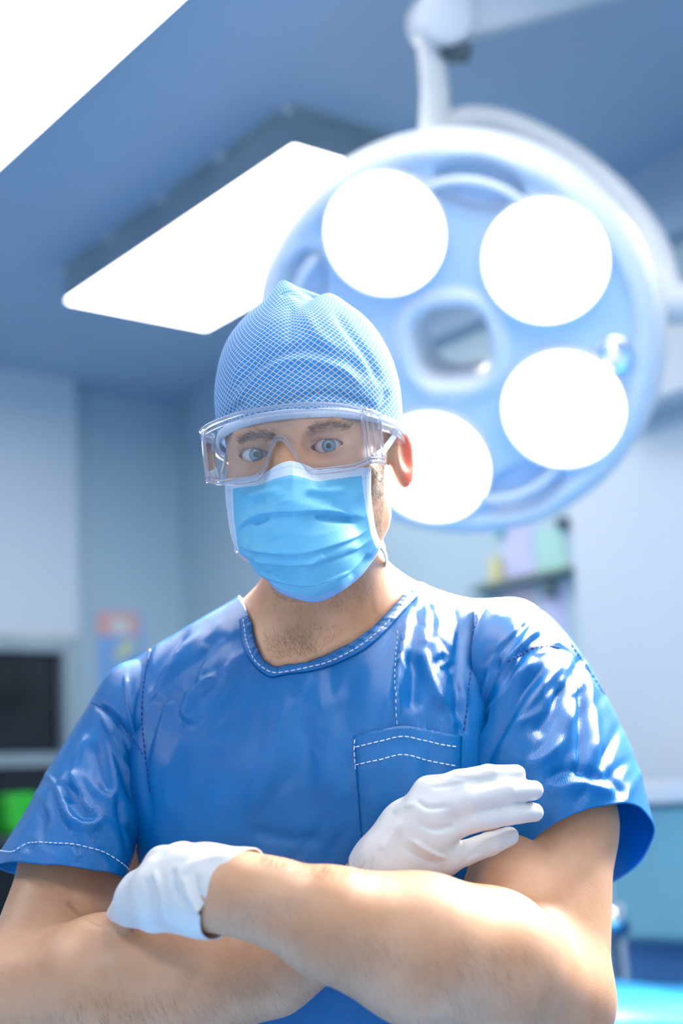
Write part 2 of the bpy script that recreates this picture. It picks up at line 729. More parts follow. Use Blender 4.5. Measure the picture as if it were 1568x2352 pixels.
def _line(m, x, w):
    f = math_(m, 'FRACT', x)
    d = math_(m, 'ABSOLUTE', math_(m, 'SUBTRACT', f, 0.5))
    mr = nd(m, 'ShaderNodeMapRange')
    mr.inputs[1].default_value = 0.5 - w
    mr.inputs[2].default_value = 0.5 - w * 0.55
    lk(m, d, mr.inputs[0])
    return mr.outputs[0]


_g = math_(MCAP, 'MAXIMUM', _line(MCAP, math_(MCAP, 'ADD', _u, _v), 0.12), _line(MCAP, math_(MCAP, 'SUBTRACT', _u, _v), 0.12))
_nz = nd(MCAP, 'ShaderNodeTexNoise')
_nz.inputs['Scale'].default_value = 900
lk(MCAP, _uv.outputs['Object'], _nz.inputs['Vector'])
_base = mixc(MCAP, _nz.outputs[0], (0.03, 0.31, 0.78), (0.16, 0.50, 0.92))
_cc = mixc(MCAP, _g, _base, (0.88, 0.93, 0.98))
lk(MCAP, _cc, pb(MCAP).inputs['Base Color'])
_tl = nd(MCAP, 'ShaderNodeBsdfTranslucent')
lk(MCAP, _cc, _tl.inputs[0])
_mx = nd(MCAP, 'ShaderNodeMixShader')
_mx.inputs[0].default_value = 0.3
lk(MCAP, pb(MCAP).outputs[0], _mx.inputs[1])
lk(MCAP, _tl.outputs[0], _mx.inputs[2])
lk(MCAP, _mx.outputs[0], MCAP.node_tree.nodes['Material Output'].inputs[0])
bump(MCAP, _g, 0.4, 0.0006)
MBAND = mat('white_elastic_band', (0.62, 0.74, 0.90), 0.8)
noise_tint(MBAND, (0.58, 0.70, 0.88), (0.70, 0.80, 0.94), 500)

# mask: blue field, pale welded borders (uv)
MMASK = mat('blue_pleated_mask_cloth', (0.12, 0.52, 0.82), 0.62)
_uv = nd(MMASK, 'ShaderNodeTexCoord')
_sep = nd(MMASK, 'ShaderNodeSeparateXYZ')
lk(MMASK, _uv.outputs['UV'], _sep.inputs[0])
U_, V_ = _sep.outputs[0], _sep.outputs[1]
_e1 = math_(MMASK, 'LESS_THAN', V_, 0.095)
_e2 = math_(MMASK, 'GREATER_THAN', V_, 0.955)
_e3 = math_(MMASK, 'LESS_THAN', U_, 0.055)
_e4 = math_(MMASK, 'GREATER_THAN', U_, 0.945)
_b = math_(MMASK, 'MAXIMUM', _e1, math_(MMASK, 'MAXIMUM', _e3, _e4))
# embossed dot rows
_dv = None
for _v0 in (0.035, 0.118, 0.138, 0.97):
    _q = math_(MMASK, 'LESS_THAN', math_(MMASK, 'ABSOLUTE', math_(MMASK, 'SUBTRACT', V_, _v0)), 0.0035)
    _dv = _q if _dv is None else math_(MMASK, 'MAXIMUM', _dv, _q)
_dd = math_(MMASK, 'MULTIPLY', _dv, math_(MMASK, 'GREATER_THAN', math_(MMASK, 'FRACT', math_(MMASK, 'MULTIPLY', U_, 70.0)), 0.45))
_du = None
for _u0 in (0.02, 0.035, 0.965, 0.98):
    _q = math_(MMASK, 'LESS_THAN', math_(MMASK, 'ABSOLUTE', math_(MMASK, 'SUBTRACT', U_, _u0)), 0.002)
    _du = _q if _du is None else math_(MMASK, 'MAXIMUM', _du, _q)
_dd = math_(MMASK, 'MAXIMUM', _dd, math_(MMASK, 'MULTIPLY', _du, math_(MMASK, 'GREATER_THAN', math_(MMASK, 'FRACT', math_(MMASK, 'MULTIPLY', V_, 60.0)), 0.45)))
_nz = nd(MMASK, 'ShaderNodeTexNoise')
_nz.inputs['Scale'].default_value = 60
lk(MMASK, _uv.outputs['Object'], _nz.inputs['Vector'])
_bl = mixc(MMASK, _nz.outputs[0], (0.13, 0.53, 0.80), (0.22, 0.62, 0.85))
_cl = mixc(MMASK, _b, _bl, (0.70, 0.79, 0.90))
_cl = mixc(MMASK, _e2, _cl, (0.30, 0.56, 0.86))
_cl = mixc(MMASK, math_(MMASK, 'MULTIPLY', _dd, 0.6), _cl, (0.16, 0.42, 0.70))
lk(MMASK, _cl, pb(MMASK).inputs['Base Color'])
_n3 = nd(MMASK, 'ShaderNodeTexNoise')
_n3.inputs['Scale'].default_value = 1500
lk(MMASK, _uv.outputs['Object'], _n3.inputs['Vector'])
bump(MMASK, _n3.outputs[0], 0.2, 0.0004)
MLOOP = mat('white_mask_ties', (0.75, 0.83, 0.93), 0.7)
noise_tint(MLOOP, (0.7, 0.78, 0.9), (0.8, 0.87, 0.95), 300)

# clear polycarbonate: thin lens and thick moulded rim
MLENS = bpy.data.materials.new('clear_lens')
MLENS.use_nodes = True
_nt = MLENS.node_tree
_nt.nodes.clear()
_t = _nt.nodes.new('ShaderNodeBsdfTransparent')
_t.inputs[0].default_value = (0.95, 0.96, 0.985, 1)
_gl = _nt.nodes.new('ShaderNodeBsdfGlossy')
_gl.inputs['Roughness'].default_value = 0.03
_fr = _nt.nodes.new('ShaderNodeFresnel')
_fr.inputs[0].default_value = 1.5
_mx = _nt.nodes.new('ShaderNodeMixShader')
_o = _nt.nodes.new('ShaderNodeOutputMaterial')
_df = _nt.nodes.new('ShaderNodeBsdfDiffuse')
_df.inputs[0].default_value = (0.85, 0.88, 0.95, 1)
_mx2 = _nt.nodes.new('ShaderNodeMixShader')
_mx2.inputs[0].default_value = 0.05
_nt.links.new(_fr.outputs[0], _mx.inputs[0])
_nt.links.new(_t.outputs[0], _mx2.inputs[1])
_nt.links.new(_df.outputs[0], _mx2.inputs[2])
_nt.links.new(_mx2.outputs[0], _mx.inputs[1])
_nt.links.new(_gl.outputs[0], _mx.inputs[2])
_nt.links.new(_mx.outputs[0], _o.inputs[0])
MRIM = bpy.data.materials.new('clear_moulded_plastic')
MRIM.use_nodes = True
_nt = MRIM.node_tree
_nt.nodes.clear()
_g1 = _nt.nodes.new('ShaderNodeBsdfGlass')
_g1.inputs['IOR'].default_value = 1.42
_g1.inputs['Roughness'].default_value = 0.05
_g1.inputs['Color'].default_value = (0.97, 0.97, 1, 1)
_t1 = _nt.nodes.new('ShaderNodeBsdfTransparent')
_t1.inputs[0].default_value = (0.93, 0.94, 0.97, 1)
_df = _nt.nodes.new('ShaderNodeBsdfDiffuse')
_df.inputs[0].default_value = (0.9, 0.92, 1.0, 1)
_ma = _nt.nodes.new('ShaderNodeMixShader')
_ma.inputs[0].default_value = 0.6
_mb = _nt.nodes.new('ShaderNodeMixShader')
_mb.inputs[0].default_value = 0.10
_o = _nt.nodes.new('ShaderNodeOutputMaterial')
_nt.links.new(_t1.outputs[0], _ma.inputs[1])
_nt.links.new(_g1.outputs[0], _ma.inputs[2])
_nt.links.new(_ma.outputs[0], _mb.inputs[1])
_nt.links.new(_df.outputs[0], _mb.inputs[2])
_nt.links.new(_mb.outputs[0], _o.inputs[0])

# eye
MEYE = mat('blue_grey_eye', (0.8, 0.8, 0.8), 0.12, Coat_Weight=1.0, Coat_Roughness=0.02)
_tc = nd(MEYE, 'ShaderNodeTexCoord')
_sep = nd(MEYE, 'ShaderNodeSeparateXYZ')
lk(MEYE, _tc.outputs['Object'], _sep.inputs[0])
_r = math_(MEYE, 'SQRT', math_(MEYE, 'ADD', math_(MEYE, 'POWER', _sep.outputs[0], 2.0), math_(MEYE, 'POWER', _sep.outputs[1], 2.0)))
_r = math_(MEYE, 'MULTIPLY', _r, 100.0)
_rp = nd(MEYE, 'ShaderNodeValToRGB')
lk(MEYE, _r, _rp.inputs[0])
cr = _rp.color_ramp
cr.elements[0].position = 0.22
cr.elements[0].color = (0.004, 0.006, 0.008, 1)
cr.elements[1].position = 0.25
cr.elements[1].color = (0.16, 0.20, 0.17, 1)
for p_, c_ in ((0.34, (0.12, 0.22, 0.25, 1)), (0.50, (0.10, 0.19, 0.24, 1)), (0.565, (0.03, 0.06, 0.09, 1)), (0.62, (0.66, 0.62, 0.62, 1)), (1.0, (0.72, 0.62, 0.60, 1))):
    e = cr.elements.new(p_)
    e.color = c_
_vn = nd(MEYE, 'ShaderNodeTexNoise')
_vn.inputs['Scale'].default_value = 900
lk(MEYE, _tc.outputs['Object'], _vn.inputs['Vector'])
_ec = mixc(MEYE, math_(MEYE, 'MULTIPLY', _vn.outputs[0], 0.3), _rp.outputs[0], (0.4, 0.46, 0.46))
_isp = math_(MEYE, 'GREATER_THAN', _r, 0.24)
_ec2 = mixc(MEYE, _isp, _rp.outputs[0], _ec)
lk(MEYE, _ec2, pb(MEYE).inputs['Base Color'])

# ------------------------------------------------------------------ room
TH = math.radians(38)
UX = np.array([math.cos(TH), math.sin(TH), 0])
VX = np.array([math.sin(TH), -math.cos(TH), 0])
HC = 1.60                                # ceiling height above the camera
CZ = CAMZ + HC
WU, WV = 1.76 * HC, -2.89 * HC           # planes of the right and the back wall


def RM(u, v, z):
    return UX * u + VX * v + np.array([0, 0, z])


def rbox(u0, u1, v0, v1, z0, z1):
    v, f = boxv((u0, v0, z0), (u1, v1, z1))
    return np.stack([RM(*p) for p in v]), [q[::-1] for q in f]


def ray(px, py):
    return c2w(C(px, py, 1.0)) - CO


def on_u(px, py, u):                     # where a sight line meets the plane u = const
    d = ray(px, py)
    p = CO + d * (u / (d @ UX))
    return p @ UX, p @ VX, p[2]


def on_v(px, py, v):
    d = ray(px, py)
    p = CO + d * (v / (d @ VX))
    return p @ UX, p @ VX, p[2]


tag(build('floor', *rbox(-3.6, WU + .1, WV - .1, 2.6, -0.1, 0), MFLOOR, smooth=False), kind='structure')
tag(build('ceiling', *rbox(-3.6, WU + .1, WV - .1, 2.6, CZ, CZ + .1), MCEIL, smooth=False), kind='structure')
_pu = on_v(172, 1200, WV)[0]
tag(build('wall_back', *rbox(-3.6, WU + .1, WV - .1, WV, 0, CZ), MW2, smooth=False), kind='structure')
tag(build('trim_1', *rbox(-3.6, on_v(178, 1200, WV + .14)[0], WV + .001, WV + .14, 0.001, CZ - .001), MW, smooth=False), kind='structure')
tag(build('wall_right', *rbox(WU, WU + .1, WV, 2.6, 0, CZ), MW2, smooth=False), kind='structure')
tag(build('wall_left', *rbox(-3.7, -3.6, WV, 2.6, 0, CZ), MW, smooth=False), kind='structure')
tag(build('wall_front', *rbox(-3.6, WU, 2.6, 2.7, 0, CZ), MW, smooth=False), kind='structure')
# pier of paler wall at the right
_pv = on_u(1318, 1300, WU - .10)[1]
tag(build('trim_2', *rbox(WU - .10, WU - .001, _pv, 2.5, 0.001, CZ - .45), MW, smooth=False), kind='structure')
# ceiling bulkhead along the right wall, and the boxed duct under it
_bz = on_u(1520, 545, WU - .06)[2]
tag(build('trim_3', *rbox(WU - .06, WU - .001, WV + .2, 2.5, _bz, CZ - .001), MCEIL, smooth=False), kind='structure')
_dz0, _dz1 = on_u(1530, 905, WU - .22)[2], on_u(1530, 770, WU - .22)[2]
tag(build('trim_4', *rbox(WU - .22, WU - .11, on_u(1350, 900, WU - .22)[1], 2.5, _dz0, _dz1), MW, smooth=False), kind='structure')


def wall_part(name, px0, py0, px1, py1, plane, which, t, m, parent=None, **k):
    """flat-fronted box of depth t standing on a wall, spanning two picture corners"""
    fn = on_u if which == 'u' else on_v
    a, b = fn(px0, py0, plane), fn(px1, py1, plane)
    xm = (px0 + px1) / 2
    a = (a[0], a[1], fn(xm, py0, plane)[2])
    b = (b[0], b[1], fn(xm, py1, plane)[2])
    if which == 'u':
        g = rbox(plane - 0 * t, plane + t, min(a[1], b[1]), max(a[1], b[1]), min(a[2], b[2]), max(a[2], b[2]))
    else:
        g = rbox(min(a[0], b[0]), max(a[0], b[0]), plane - t, plane, min(a[2], b[2]), max(a[2], b[2]))
    return build(name, *g, m, parent, smooth=False, **k)


# black-glazed hatch in the left wall
fv = WV + .14
_L = on_v(175, 1460, fv + .06)
hatch = empty('window_1', RM(_L[0] - .5, fv, on_v(100, 1900, fv)[2]))
tag(hatch, kind='structure')
z1 = on_v(100, 1462, fv + .06)[2]
u1 = on_v(182, 1600, fv + .06)[0]
zc = on_v(60, 1745, fv + .05)[2]
fr = join([rbox(u1 - 1.2, u1, fv, fv + .06, z1 - .05, z1), rbox(u1 - .055, u1, fv, fv + .06, .7, z1 - .05),
           rbox(u1 - 1.2, u1 - 1.14, fv, fv + .06, .7, z1 - .05), rbox(u1 - 1.14, u1 - .055, fv, fv + .05, zc - .02, zc + .02),
           rbox(u1 - 1.14, u1 - .055, fv, fv + .05, .7, .75)])
build('window_frame', *fr, MGREY, hatch, smooth=False)
build('pane', *rbox(u1 - 1.14, u1 - .055, fv + .002, fv + .012, .75, z1 - .05), MDARK, hatch, smooth=False)

MGREEN = mat('green_plastic', (0.02, 0.45, 0.02), 0.3)
noise_tint(MGREEN, (0.015, 0.40, 0.015), (0.03, 0.50, 0.03), 20)
# bright green box on a trolley in front of the hatch
_g = on_v(42, 1865, fv + .35)
b = build('plastic_box', *rbox(_g[0] - .055, _g[0] + .05, fv + .28, fv + .40, _g[2] - .07, _g[2] + .055), MGREEN, smooth=False)
bevel(b, .02, 3)
tag(b, 'bright green plastic box standing by the black-glazed hatch', 'box')
tr = empty('instrument_trolley', RM(_g[0] - .2, fv + .34, 0))
tag(tr, 'dark grey trolley under the green box beside the black hatch', 'trolley')
MTROL = mat('dark_trolley_metal', (0.03, 0.05, 0.06), 0.4)
noise_tint(MTROL, (0.025, 0.045, 0.055), (0.04, 0.06, 0.075), 8)
bevel(build('tray', *rbox(_g[0] - .5, _g[0] + .09, fv + .2, fv + .5, _g[2] - .10, _g[2] - .07), MTROL, tr, smooth=False), .008)
bevel(build('shelf', *rbox(_g[0] - .5, _g[0] + .09, fv + .2, fv + .5, .3, .33), MTROL, tr, smooth=False), .008)
for a_ in (-.49, .06):
    for b_ in (.21, .47):
        build('leg', *rbox(_g[0] + a_, _g[0] + a_ + .025, fv + b_, fv + b_ + .025, 0.0, _g[2] - .10), MTROL, tr, smooth=False)

# poster on the back wall
MPO1 = mat('salmon_print', (0.80, 0.42, 0.38), 0.6)
noise_tint(MPO1, (0.78, 0.38, 0.34), (0.82, 0.50, 0.46), 30)
MPO2 = mat('blue_print', (0.22, 0.42, 0.75), 0.6)
noise_tint(MPO2, (0.20, 0.40, 0.74), (0.26, 0.48, 0.78), 20)
MPO3 = mat('yellow_print', (0.66, 0.70, 0.42), 0.6)
noise_tint(MPO3, (0.62, 0.68, 0.42), (0.70, 0.72, 0.42), 20)
MPO4 = mat('pale_print', (0.70, 0.74, 0.74), 0.6)
noise_tint(MPO4, (0.66, 0.72, 0.72), (0.75, 0.78, 0.76), 20)
a, b2, c_ = on_v(222, 1405, WV), on_v(330, 1580, WV), on_v(300, 1462, WV)
po = build('poster', *rbox(a[0], b2[0], WV, WV + .004, b2[2], a[2]), MPO2, smooth=False)
tag(po, 'salmon and blue poster on the back wall beside the hatch', 'poster')
po_w = (a[0], b2[0], b2[2], a[2])


def print_patch(name, pts, m, parent, plane, lift):
    v = np.array([RM(u, plane + lift, z) for u, z in pts])
    v2 = np.array([RM(u, plane + lift + .001, z) for u, z in pts])
    n = len(pts)
    f = [list(range(n))[::-1], list(range(n, 2 * n))] + [[i, (i + 1) % n, n + (i + 1) % n, n + i] for i in range(n)]
    return build(name, np.vstack([v, v2]), f, m, parent, smooth=False)


w_, h_ = po_w[1] - po_w[0], po_w[3] - po_w[2]
print_patch('printed_header', [(po_w[0], c_[2]), (po_w[1] - .02, c_[2]), (po_w[1] - .02, po_w[3]), (po_w[0], po_w[3])], MPO1, po, WV, .0045)
print_patch('printed_figure', [(po_w[0] + w_ * (.5 + .22 * math.cos(t)), c_[2] + (po_w[3] - c_[2]) * (.4 + .35 * math.sin(t))) for t in np.linspace(0, 6.28, 14, endpoint=False)], MPO4, po, WV, .006)
print_patch('printed_figure', [(po_w[0] + w_ * x, po_w[2] + h_ * y) for x, y in ((.35, .40), (.55, .36), (.68, .48), (.82, .50), (.86, .60), (.70, .63), (.55, .60), (.42, .54))], MPO3, po, WV, .0045)
print_patch('printed_figure', [(po_w[0] + w_ * x, po_w[2] + h_ * y) for x, y in ((.30, .10), (.5, .06), (.6, .2), (.45, .26))], MPO3, po, WV, .0045)

# notices pinned up on the right wall
MLAV = mat('lavender_paper', (0.50, 0.52, 0.78), 0.7)
noise_tint(MLAV, (0.48, 0.50, 0.76), (0.54, 0.58, 0.80), 10)
MMINT = mat('mint_paper', (0.36, 0.66, 0.60), 0.7)
noise_tint(MMINT, (0.34, 0.62, 0.56), (0.42, 0.70, 0.64), 10)
MYEL = mat('yellow_card', (0.62, 0.60, 0.30), 0.7)
noise_tint(MYEL, (0.58, 0.56, 0.28), (0.66, 0.64, 0.36), 10)
MPINK = mat('pinkish_paper', (0.60, 0.54, 0.62), 0.7)
noise_tint(MPINK, (0.58, 0.52, 0.60), (0.64, 0.58, 0.66), 10)
MTEALP = mat('teal_card', (0.08, 0.36, 0.40), 0.6)
noise_tint(MTEALP, (0.07, 0.33, 0.37), (0.10, 0.40, 0.44), 10)
for nm, x0, y0, x1, y1, m, t, lab, cat in (
        ('paper_sheet', 1150, 1205, 1228, 1322, MLAV, .004, 'lavender sheet pinned on the right wall above the dark shelf', 'paper'),
        ('paper_sheet', 1230, 1215, 1300, 1318, MMINT, .006, 'mint green sheet pinned beside the lavender one above the shelf', 'paper'),
        ('card', 1118, 1280, 1146, 1338, MYEL, .03, 'yellow card standing at the left end of the papers', 'card'),
        ('card', 1136, 1212, 1152, 1236, MTEALP, .02, 'small teal card at the top left of the papers', 'card'),
        ('paper_sheet', 1150, 1345, 1236, 1470, MPINK, .004, 'pinkish sheet hanging below the dark shelf, left of its neighbour', 'paper'),
        ('paper_sheet', 1244, 1345, 1305, 1490, MLAV, .005, 'pale lavender sheet hanging below the dark shelf at the corner', 'paper'),
        ('clip', 1272, 1188, 1294, 1212, MBLACK, .03, 'black clip at the top right of the papers by the pier', 'clip')):
    o = wall_part(nm, x0, y0, x1, y1, WU - t, 'u', t, m)
    if t > .015:
        bevel(o, .006)
    tag(o, lab, cat)
sh = empty('wall_shelf', RM(WU, on_u(1200, 1335, WU)[1], on_u(1200, 1335, WU)[2]))
tag(sh, 'thin dark grey shelf on the right wall under the papers', 'shelf')
MSHELF = mat('dark_grey_shelf', (0.12, 0.18, 0.17), 0.5)
noise_tint(MSHELF, (0.10, 0.16, 0.15), (0.15, 0.21, 0.20), 10)
wall_part('board', 1075, 1326, 1308, 1338, WU - .05, 'u', .05, MSHELF, sh)
wall_part('bracket', 1246, 1340, 1262, 1372, WU - .04, 'u', .04, MSHELF, sh)
wall_part('bracket', 1100, 1340, 1112, 1362, WU - .04, 'u', .04, MSHELF, sh)

# cabinet against the right wall
cu0 = WU - .45
v0 = on_u(1385, 1850, cu0)[1]
zt = on_u(1530, 1795, cu0)[2]
cb = empty('base_cabinet', RM(WU - .3, v0 + .9, 0))
tag(cb, 'tall cabinet with pale top, teal panels and navy plinth against right wall', 'cabinet')
bevel(build('worktop', *rbox(cu0 - .02, WU - .101, v0 - .02, 1.6, zt - .045, zt), MWHITE, cb, smooth=False), .006)
zm = on_u(1500, 2165, cu0)[2]
build('body', *rbox(cu0 + .012, WU - .102, v0, 1.58, zm, zt - .045), MTEAL, cb, smooth=False)
build('plinth', *rbox(cu0 + .03, WU - .103, v0, 1.58, 0, zm), MNAVY, cb, smooth=False)
for i in range(4):
    a_ = v0 + i * .5
    if a_ + .49 > 1.58:
        break
    dr = bevel(build('door', *rbox(cu0 - .006, cu0 + .012, a_ + .008, a_ + .492, zm + .01, zt - .055), MTEAL, cb, smooth=False), .004)
    build('handle', *rbox(cu0 - .03, cu0 - .006, a_ + .44, a_ + .455, zm + .08, zm + .2), MCHROME, dr, smooth=False)
# gas-bottle-like chrome wheels of a drip stand next to the cabinet
p0 = c2w(C(1402, 2112, 2.5))
ds = empty('drip_stand', (p0[0], p0[1], 0))
tag(ds, 'chrome drip stand behind the right elbow, in front of the teal cabinet', 'drip stand')
v, f = tube([(p0[0], p0[1], .06), (p0[0], p0[1], p0[2] - .03)], .012, 12)
build('pole', v, f, MCHROME, ds)
v, f = lathe([(.0, -.028), (.02, -.03), (.032, -.02), (.034, 0), (.032, .02), (.02, .03), (0, .028)], 24)
build('clamp_knob', v + p0, f, MCHROME, ds)
for k in range(5):
    a_ = k * 1.2566
    v, f = tube([(p0[0], p0[1], .08), (p0[0] + .2 * math.cos(a_), p0[1] + .2 * math.sin(a_), .03)], [.014, .009], 8)
    build('leg', v, f, MCHROME, ds)

# made-up table with cyan drape, standing in for the shirt's lit lower back
MLITSHIRT = mat('cyan_of_lit_shirt', (0.02, 0.36, 0.78), 0.5)
noise_tint(MLITSHIRT, (0.015, 0.33, 0.74), (0.03, 0.40, 0.82), 12)
q0 = c2w(C(1350, 2322, 1.9))
n_ = 26
uu, vv = np.meshgrid(np.linspace(0, 1, n_), np.linspace(0, 1, n_), indexing='ij')
ot = empty('standin_table', (q0[0] + .35, q0[1] + .2, 0))
tag(ot, 'made-up table under a cyan drape, in place of the lit lower back of the shirt', 'table')
X = q0[0] + uu * .75
Y = q0[1] + vv * .45
Z = q0[2] - .01 - .05 * uu + .004 * np.sin(uu * 22 + vv * 5)
ring = []
V = np.stack([X, Y, Z], -1).reshape(-1, 3)
Fq = gridf(n_, n_)
border = [(i, 0) for i in range(n_)] + [(n_ - 1, j) for j in range(1, n_)] + [(i, n_ - 1) for i in range(n_ - 2, -1, -1)] + [(0, j) for j in range(n_ - 2, 0, -1)]
bi = [i * n_ + j for i, j in border]
skirt = []
cx, cy = q0[0] + .375, q0[1] + .225
for lv in range(1, 8):
    for k, i in enumerate(bi):
        p = V[i].copy()
        dx, dy = p[0] - cx, p[1] - cy
        s_ = .012 * lv * (.4 + .6 * math.sin(k * .9)) / 7
        p[0] += np.sign(dx) * abs(s_)
        p[1] += np.sign(dy) * abs(s_)
        p[2] -= lv * .05
        skirt.append(p)
nb = len(bi)
sf = []
for lv in range(7):
    for k in range(nb):
        a_ = (bi[k] if lv == 0 else len(V) + (lv - 1) * nb + k)
        b_ = (bi[(k + 1) % nb] if lv == 0 else len(V) + (lv - 1) * nb + (k + 1) % nb)
        sf.append([a_, len(V) + lv * nb + k, len(V) + lv * nb + (k + 1) % nb, b_])
solid(build('drape', np.vstack([V, np.array(skirt)]), Fq.tolist() + sf, MLITSHIRT, ot), .004)
build('column', *boxv((cx - .1, cy - .08, .1), (cx + .1, cy + .08, q0[2] - .15)), MGREY, ot, smooth=False)
bevel(build('foot', *boxv((cx - .25, cy - .18, 0), (cx + .25, cy + .18, .1)), MGREY, ot, smooth=False), .02)

# ------------------------------------------------------------------ ceiling lights
def ceiling_light(name, u0, u1, v0, v1, label, screws=True):
    h = 0.06 * HC
    c = RM((u0 + u1) / 2, (v0 + v1) / 2, CZ - h)
    t = empty(name, c)
    tag(t, label, 'ceiling light', 'box lights on the ceiling')
    # hollow housing with a rim around the diffuser
    e = .012
    parts = [rbox(u0, u1, v0, v0 + e, CZ - h, CZ), rbox(u0, u1, v1 - e, v1, CZ - h, CZ),
             rbox(u0, u0 + e, v0 + e, v1 - e, CZ - h, CZ), rbox(u1 - e, u1, v0 + e, v1 - e, CZ - h, CZ)]
    build('housing', *join(parts), MGREY, t, smooth=False)
    build('flange', *rbox(u0 - .02, u1 + .02, v0 - .02, v1 + .02, CZ - .006, CZ - .0005), MGREY, t, smooth=False)
    bevel(build('diffuser', *rbox(u0 + .004, u1 - .004, v0 + .004, v1 - .004, CZ - h - .006, CZ - h + .012), MPANEL, t, smooth=False), .004)
    n = 4
    for i in range(n + 1):
        for uu_ in (u0 - .012, u1 + .012):
            vv_ = v0 + (v1 - v0) * i / n
            v, f = lathe([(0, -.014), (.009, -.012), (.012, -.004), (.012, .002)], 14)
            build('screw', v + RM(uu_, vv_, CZ - .004), f, MWHITE, t)
    return t


k = 0.94 * HC
A_, B_, D_ = (1.199 * k, -2.366 * k), (1.519 * k, -2.38 * k), (1.201 * k, -1.606 * k)
ceiling_light('ceiling_light', A_[0], B_[0], A_[1], D_[1], 'box ceiling light partly hidden behind the round surgical lamp')
du, dv = B_[0] - A_[0], D_[1] - A_[1]
ue = .852 * k
ceiling_light('ceiling_light', ue - du, ue, -1.98 * k, -1.98 * k + dv, 'box ceiling light cut off by the top left corner')
for u_, v_, l_ in ((ue - du, -1.98 * k + 1.5, 'added box ceiling light straight above the surgeon, out of view above'), (ue - du - 1.7, -1.98 * k, 'added box ceiling light out of view to the left of the surgeon'),  # unseen lights, added to fill the room and the surgeon's front
                   (ue - du - 1.9, -.2, 'added unseen box ceiling light over the camera, nearest the side wall'), (ue - du - .4, 1.1, 'added unseen box ceiling light behind the camera'), (1.0, -.6, 'unseen box light added over the right side of the surgeon for shoulder highlights')):  # the last one is added for the highlights on the shoulder
    ceiling_light('ceiling_light', u_, u_ + du, v_, v_ + dv, l_)


